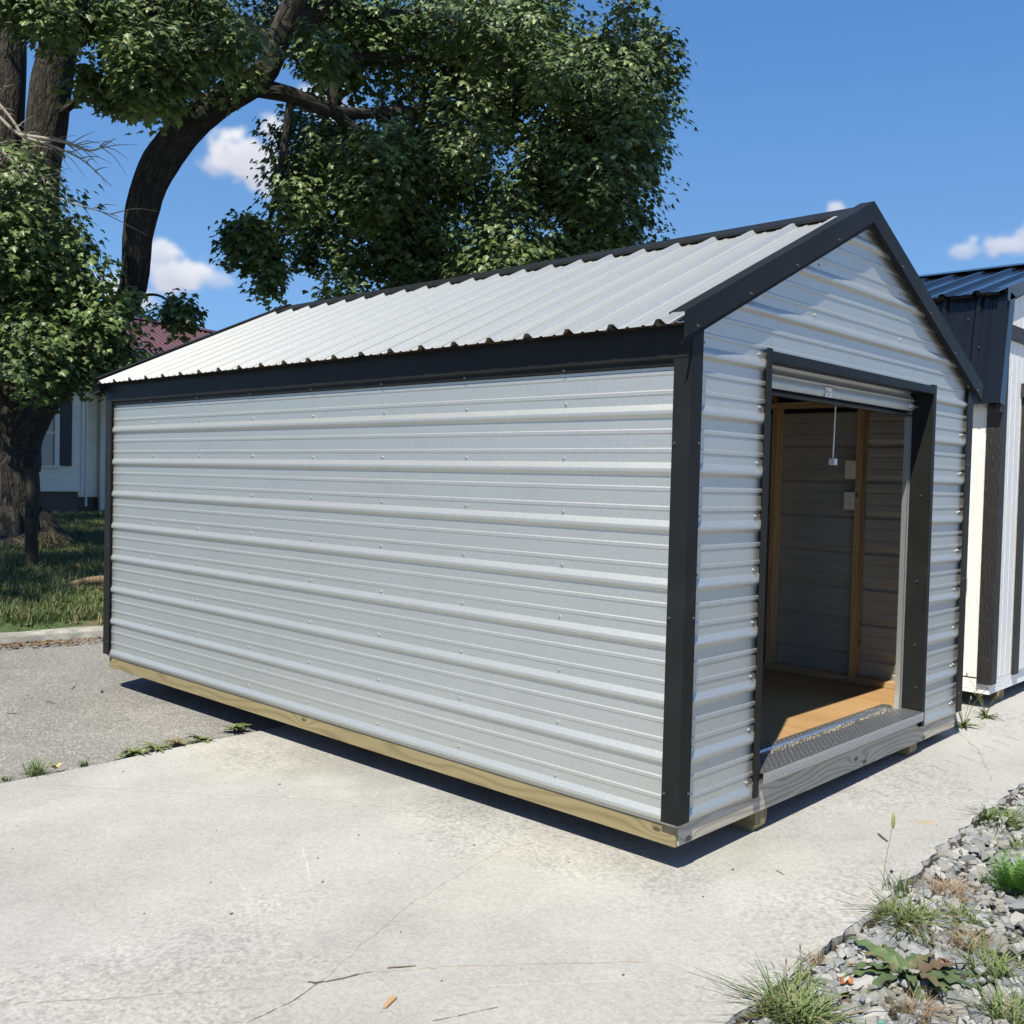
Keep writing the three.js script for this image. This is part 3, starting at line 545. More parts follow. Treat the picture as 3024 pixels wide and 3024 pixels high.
    part(b, 'rake_trim', bent([[-.075, .021], [0, .021], [0, -.07]], .002, 1, [ext0, yU, zU], [1, 0, 0], [0, 1, 0], [0, yR - yU, zr - zU]), slate);
    part(b, 'rake_board', rbox(x0 + .002, x0 + .03, 2.06, 2.16, sg > 0 ? z0 + .03 : z1 - .09, sg > 0 ? z0 + .09 : z1 - .03, .003, 'z'), brown);
  }
  part(b, 'ridge_cap', bent([[.16, -.05], [.155, -.045], [0, 0], [-.155, -.045], [-.16, -.05]], .002, ext0 - ext1 + .02, [ext1 - .01, 3.365, zr], [0, 0, 1], [0, 1, 0], [1, 0, 0]), slate);
  for (const [x, y, z] of [[-.34, 2.25, z0 + .09], [-.34, 2.7, z0 + .01], [-.25, 2.5, z0 + .048], [-.6, 2.75, z0]]) { const s = part(b, 'screw', hexHead, screwDark); s.position.set(x, y, z); s.quaternion.setFromUnitVectors(V(0, 1, 0), V(0, .17, .985)); }
}

// ---------------------------------------------------------------- the clapboard house beyond the lawn
{
  const h = thing('clapboard_house', 'white clapboard house with dark red metal roof behind the maple tree', 'house');
  h.position.set(-22.464, 0, -6.74); h.rotation.y = Math.atan2(.976, -.214);
  const paint = std({ map: (() => { const t = tex(512, 512, (u, v) => { const k = .74 + (fbm(u * 8, v * 60, 4, 531, 8, 60) - .5) * .16 + (fbm(u * 4, v * 4, 3, 535, 4, 4) - .5) * .12; return E3(k, k * .96, k * .86); }); t.repeat.set(.5, .5); return t; })(), roughness: .75 });
  const trimW = std({ rgb: [.66, .66, .64], roughness: .6 }), shutterM = std({ rgb: [.02, .022, .028], roughness: .6 }), found = std({ rgb: [.10, .085, .075], roughness: .95 });
  const boards = (x0, x1, zf, y0, y1) => { for (let y = y0; y < y1; y += .112) { const s = new THREE.Shape([[0, 0], [.020, 0], [.006, .118], [0, .118]].map(p => new THREE.Vector2(...p))); const g = new THREE.ExtrudeGeometry(s, { depth: x1 - x0, bevelEnabled: false }); part(h, 'clapboard', metreUV(place(g, [x0, y, zf], V(0, 0, 1), V(0, 1, 0), V(1, 0, 0)), 'x', y * 3), paint); } };
  part(h, 'wall', box(-5.5, .86, .98, 3.9, -8, -.02), paint); boards(-5.5, .86, -.019, 1.0, 3.75);
  part(h, 'wall', box(.861, 9.6, .80, 3.9, -8, -1.52), paint); boards(.861, 9.6, -1.519, .82, 3.75);
  part(h, 'foundation', box(-5.4, .80, .1, .979, -7.9, -.10), found); part(h, 'foundation', box(.801, 9.5, .1, .80, -7.9, -1.6), found);
  part(h, 'corner_board', rbox(.80, .90, .98, 3.8, -.10, .022, .004, 'y'), trimW);
  part(h, 'corner_board', rbox(2.40, 2.63, .36, 3.8, -1.50, -1.40, .006, 'y'), trimW, 'broad white porch post beside the sunlit clapboards');
  part(h, 'downspout', tube([[.93, 3.7, .03], [.93, 2, .03], [.93, .62, .03]], [.03, .03, .03], 8), trimW);
  for (const [cx, shut] of [[-.29, true], [-3.4, true]]) {
    const w = subgroup(h, 'window');
    const a = cx - .47, c = cx + .47;
    part(w, 'frame', mergeGeometries([rbox(a, a + .12, 1.6, 3.2, .001, .05, .004, 'y'), rbox(c - .12, c, 1.6, 3.2, .001, .05, .004, 'y'), rbox(a + .12, c - .12, 3.08, 3.2, .001, .05, .004, 'x'), rbox(a + .12, c - .12, 2.36, 2.41, .001, .035, .004, 'x')]), trimW);
    part(w, 'sill', rbox(a - .04, c + .04, 1.55, 1.60, .001, .09, .004, 'x'), trimW);
    part(w, 'pane', box(a + .12, c - .12, 1.6, 2.36, .004, .01), phys({ rgb: [.20, .15, .10], roughness: .06, metalness: 0, clearcoat: 1 })); part(w, 'pane', box(a + .12, c - .12, 2.41, 3.08, .004, .01), phys({ rgb: [.24, .18, .12], roughness: .06, clearcoat: 1 }));
    part(h, 'shutter', rbox(c + .005, c + .34, 1.6, 3.25, .001, .045, .004, 'y'), shutterM); part(h, 'shutter', rbox(a - .34, a - .005, 1.6, 3.25, .001, .045, .004, 'y'), shutterM);
  }
  const red = std({ rgb: [.10, .042, .05], roughness: .4, metalness: .1 }), m = (6.17 - 3.72) / 4.4, ll = Math.hypot(4.45, 2.45), c = 4.4 / Math.hypot(4.4, 2.45), s = 2.45 / Math.hypot(4.4, 2.45);
  const P = ribProfile(-6, 10, 0, true);
  for (const sg of [1, -1]) part(h, 'roof_panel', ribbed(P, () => [[0, ll]], (q, hh, l) => [q, 3.72 + l * s + hh * 1.4 * c, sg > 0 ? .4 - l * c + hh * s : -8.4 + l * c - hh * s], 5, 541), red);
  part(h, 'ridge_cap', bent([[.2, -.10], [0, 0], [-.2, -.10]], .003, 16.1, [-6.05, 6.24, -4.02], [0, 0, 1], [0, 1, 0], [1, 0, 0]), red);
  for (const x of [-5.4, 9.5]) { const sh = new THREE.Shape([[.0, 3.8], [-4, 6.1], [-8, 3.8]].map(p => new THREE.Vector2(...p))); const g = new THREE.ExtrudeGeometry(sh, { depth: .1, bevelEnabled: false }); part(h, 'gable_wall', metreUV(place(g, [x - .05, 0, 0], V(0, 0, 1), V(0, 1, 0), V(1, 0, 0)), 'z'), paint); }
  part(h, 'fascia', rbox(-6, 10, 3.58, 3.70, .36, .39, .003, 'x'), trimW);
  part(h, 'chimney', rbox(-2.6, -1.9, 5.4, 7.0, -4.4, -3.7, .01, 'y'), std({ rgb: [.2, .08, .06], roughness: .9 }));
}

// ---------------------------------------------------------------- kerb, post, log, wire fence on the lawn
{
  const t = tex(512, 512, (u, v) => { const k = .30 + (fbm(u * 10, v * 10, 5, 551, 10, 10) - .5) * .3 + (vn(u * 120, v * 120, 555, 120, 120) - .5) * .08; return E3(k, k * .98, k * .92); });
  const km = std({ map: t, roughness: .95 });
  const kerb = new THREE.Group(); kerb.name = 'kerb'; kerb.userData.kind = 'structure'; scene.add(kerb);
  const R = rngOf(561); let s = -9;
  while (s < 13) {                                  // a row of old concrete kerb lengths
    const len = 1.1 + R() * .5, a = s, b = s + len - .012; s += len;
    const pos = [], uv = [], idx = [], n = 10; const Pf = [[-.03, -.12], [-.02, .06], [.015, .088], [.12, .095], [.15, .075], [.16, -.1]];
    for (let i = 0; i <= n; i++) { const q = lerp(a, b, i / n); Pf.forEach(([o, y], j) => { const e = (fbm(q * 3 + 30, j * 2.3, 3, 563) - .5) * .045; const x = KP[0] + KD[0] * q + KN[0] * (o + e * .6), z = KP[1] + KD[1] * q + KN[1] * (o + e * .6); pos.push(x, G(x, z) + y + (j > 0 && j < 5 ? e * .7 : 0), z); uv.push(q, o + y); }); }
    for (let i = 0; i < n; i++) for (let j = 0; j < 5; j++) { const k = i * 6 + j; idx.push(k, k + 6, k + 1, k + 1, k + 6, k + 7); }
    part(kerb, 'kerb_stone', geoOf(pos, uv, idx), km);
  }
  // dead leaves and dirt against the kerb
  const lg = [], lc = [];
  for (let k = 0; k < 5200; k++) {
    const q = -7 + R() * 17, o = -.06 - Math.pow(R(), 2) * .22, x = KP[0] + KD[0] * q + KN[0] * o, z = KP[1] + KD[1] * q + KN[1] * o, sz = .008 + R() * .022;
    const g = new THREE.BufferGeometry(), a = R() * 6.3, tl = (R() - .5) * 1.4; const p = [[-1, 0, 0], [0, tl * .3, .55], [1, 0, 0], [0, tl * .3, -.55]].map(([u, v, w]) => [x + (u * Math.cos(a) - w * Math.sin(a)) * sz, G(x, z) + .004 + v * sz + R() * .02, z + (u * Math.sin(a) + w * Math.cos(a)) * sz]);
    g.setAttribute('position', new THREE.Float32BufferAttribute([...p[0], ...p[1], ...p[2], ...p[0], ...p[2], ...p[3]], 3)); g.computeVertexNormals();
    const c = .5 + R(); const cc = [.16 * c, .095 * c, .05 * c]; const col = []; for (let i = 0; i < 6; i++) col.push(...cc); g.setAttribute('color', new THREE.Float32BufferAttribute(col, 3)); lg.push(g);
  }
  const litter = part(scene, 'leaf_litter', mergeGeometries(lg), std({ vertexColors: true, roughness: .9 })); litter.userData = { kind: 'stuff', label: 'dry brown leaf litter along the old kerb', category: 'leaf litter' };

  const pw = std({ map: uvScale(woodTex(43, ramp3([.05, .04, .032], [.018, .014, .011]), { knots: 3, rings: 9 })), roughness: .95 });
  const post = thing('fence_post', 'dark rough wooden fence post in front of the maple trunk', 'post');
  { const g = new THREE.CylinderGeometry(.072, .085, 1.34, 12, 10); const p = g.attributes.position; for (let i = 0; i < p.count; i++) { const y = p.getY(i), a = Math.atan2(p.getZ(i), p.getX(i)), f = 1 + (fbm(a * 1.2 + 20, y * 2.5 + 20, 3, 571) - .5) * .35; p.setXYZ(i, p.getX(i) * f, y + (y > .6 ? (fbm(a + 9, 1, 2, 575) - .5) * .14 : 0), p.getZ(i) * f); } g.computeVertexNormals(); const m = part(post, 'timber', metreUV(g, 'y'), pw); m.position.y = .60; post.position.set(-10.97, .225, -1.83); post.rotation.z = .02;}
  const wm = std({ rgb: [.06, .055, .05], metalness: .3, roughness: .6 });
  const wires = []; const A = [-10.95, -1.95], B = [-9.9, -5.2];
  for (let k = 0; k <= 34; k++) { const t = k / 34, x = lerp(A[0], B[0], t), z = lerp(A[1], B[1], t), y = lawnH(x, z); const g = new THREE.CylinderGeometry(.0012, .0012, .9, 4); g.translate(x, y + .45, z); wires.push(g); }
  for (let r = 0; r < 8; r++) wires.push(tube([[A[0], lawnH(...A) + .03 + r * .125, A[1]], [lerp(A[0], B[0], .5), lawnH(-10.4, -3.5) + .02 + r * .125, lerp(A[1], B[1], .5)], [B[0], lawnH(...B) + .03 + r * .125, B[1]]], [.0012, .0012, .0012], 4).toNonIndexed());
  const fence = single('wire_fence', mergeGeometries(wires.map(g => { g = g.index ? g.toNonIndexed() : g; for (const k of Object.keys(g.attributes)) if (!['position', 'normal', 'uv'].includes(k)) g.deleteAttribute(k); return g; })), wm, 'thin rusty wire mesh fence running right from the dark post', 'fence');

  const log = thing('fallen_log', 'short rotten broken log lying on the lawn left of the metal shed', 'log');
  part(log, 'log_body', tube([[-8.87, .24, -1.32], [-8.75, .275, -1.5], [-8.62, .28, -1.72], [-8.5, .26, -1.95]], [.03, .075, .085, .06], 16, 1.1, 581), std({ map: uvScale(woodTex(53, ramp3([.24, .17, .11], [.06, .04, .025]), { knots: 4, rings: 18 })), roughness: .95 }));
  part(log, 'splinter', tube([[-8.55, .12, -1.62], [-8.5, .20, -1.72], [-8.45, .24, -1.85]], [.02, .03, .01], 6, .4, 583), std({ rgb: [.45, .40, .33], roughness: .9 }));
  part(log, 'bark_chunk', tube([[-8.9, .17, -1.45], [-8.74, .18, -1.6], [-8.6, .17, -1.62]], [.02, .05, .02], 7, .5, 585), std({ rgb: [.16, .10, .06], roughness: .95 }));
  const straw = []; for (let k = 0; k < 260; k++) { const a = R() * 6.3, r = R() * .22; straw.push(tube([[Math.cos(a) * r * .4, 0, Math.sin(a) * r * .4], [Math.cos(a) * r, .06 + R() * .12, Math.sin(a) * r], [Math.cos(a) * r * 1.5, .02 + R() * .1, Math.sin(a) * r * 1.5]], [.004, .003, .001], 3)); }
  const st = single('dry_grass_clump', mergeGeometries(straw), std({ rgb: [.40, .31, .17], roughness: .95 }), 'pale dry grass clump at the foot of the maple trunk', 'dry grass'); st.position.set(-13.6, lawnH(-13.6, -3.0) - .01, -3.05); st.scale.set(1.5, 1.6, 1.5);
}

// ---------------------------------------------------------------- the maple
const barkH = (u, v) => { const w = (fbm(u * 8, v * 4, 3, 601, 8, 4) - .5) * .06, a = fbm((u + w) * 14, v * 4, 3, 603, 14, 4), b = fbm((u - w) * 30, v * 9, 3, 605, 30, 9), r = Math.min(Math.abs(2 * a - 1) * 2.2, Math.abs(2 * b - 1) * 3.2, 1); return Math.pow(r, .7); };
const barkTex = tex(1024, 1024, (u, v) => { const g = fbm(u * 60, v * 40, 4, 609, 60, 40), p = fbm(u * 5, v * 3, 4, 608, 5, 3), k = (.018 + barkH(u, v) * .042) * (.65 + g * .7) * (.6 + p * .8); return E3(k * 1.12, k, k * .86); });
const barkBump = tex(1024, 1024, (u, v) => barkH(u, v) * .8 + fbm(u * 60, v * 40, 3, 609, 60, 40) * .2, { srgb: false });
barkTex.repeat.set(1, .6); barkBump.repeat.set(1, .6);
const bark = std({ map: barkTex, bumpMap: barkBump, bumpScale: .03, roughness: .95 });
const twigBark = std({ rgb: [.07, .058, .045], roughness: .9 });
const deadBark = std({ rgb: [.34, .31, .28], roughness: .9 });
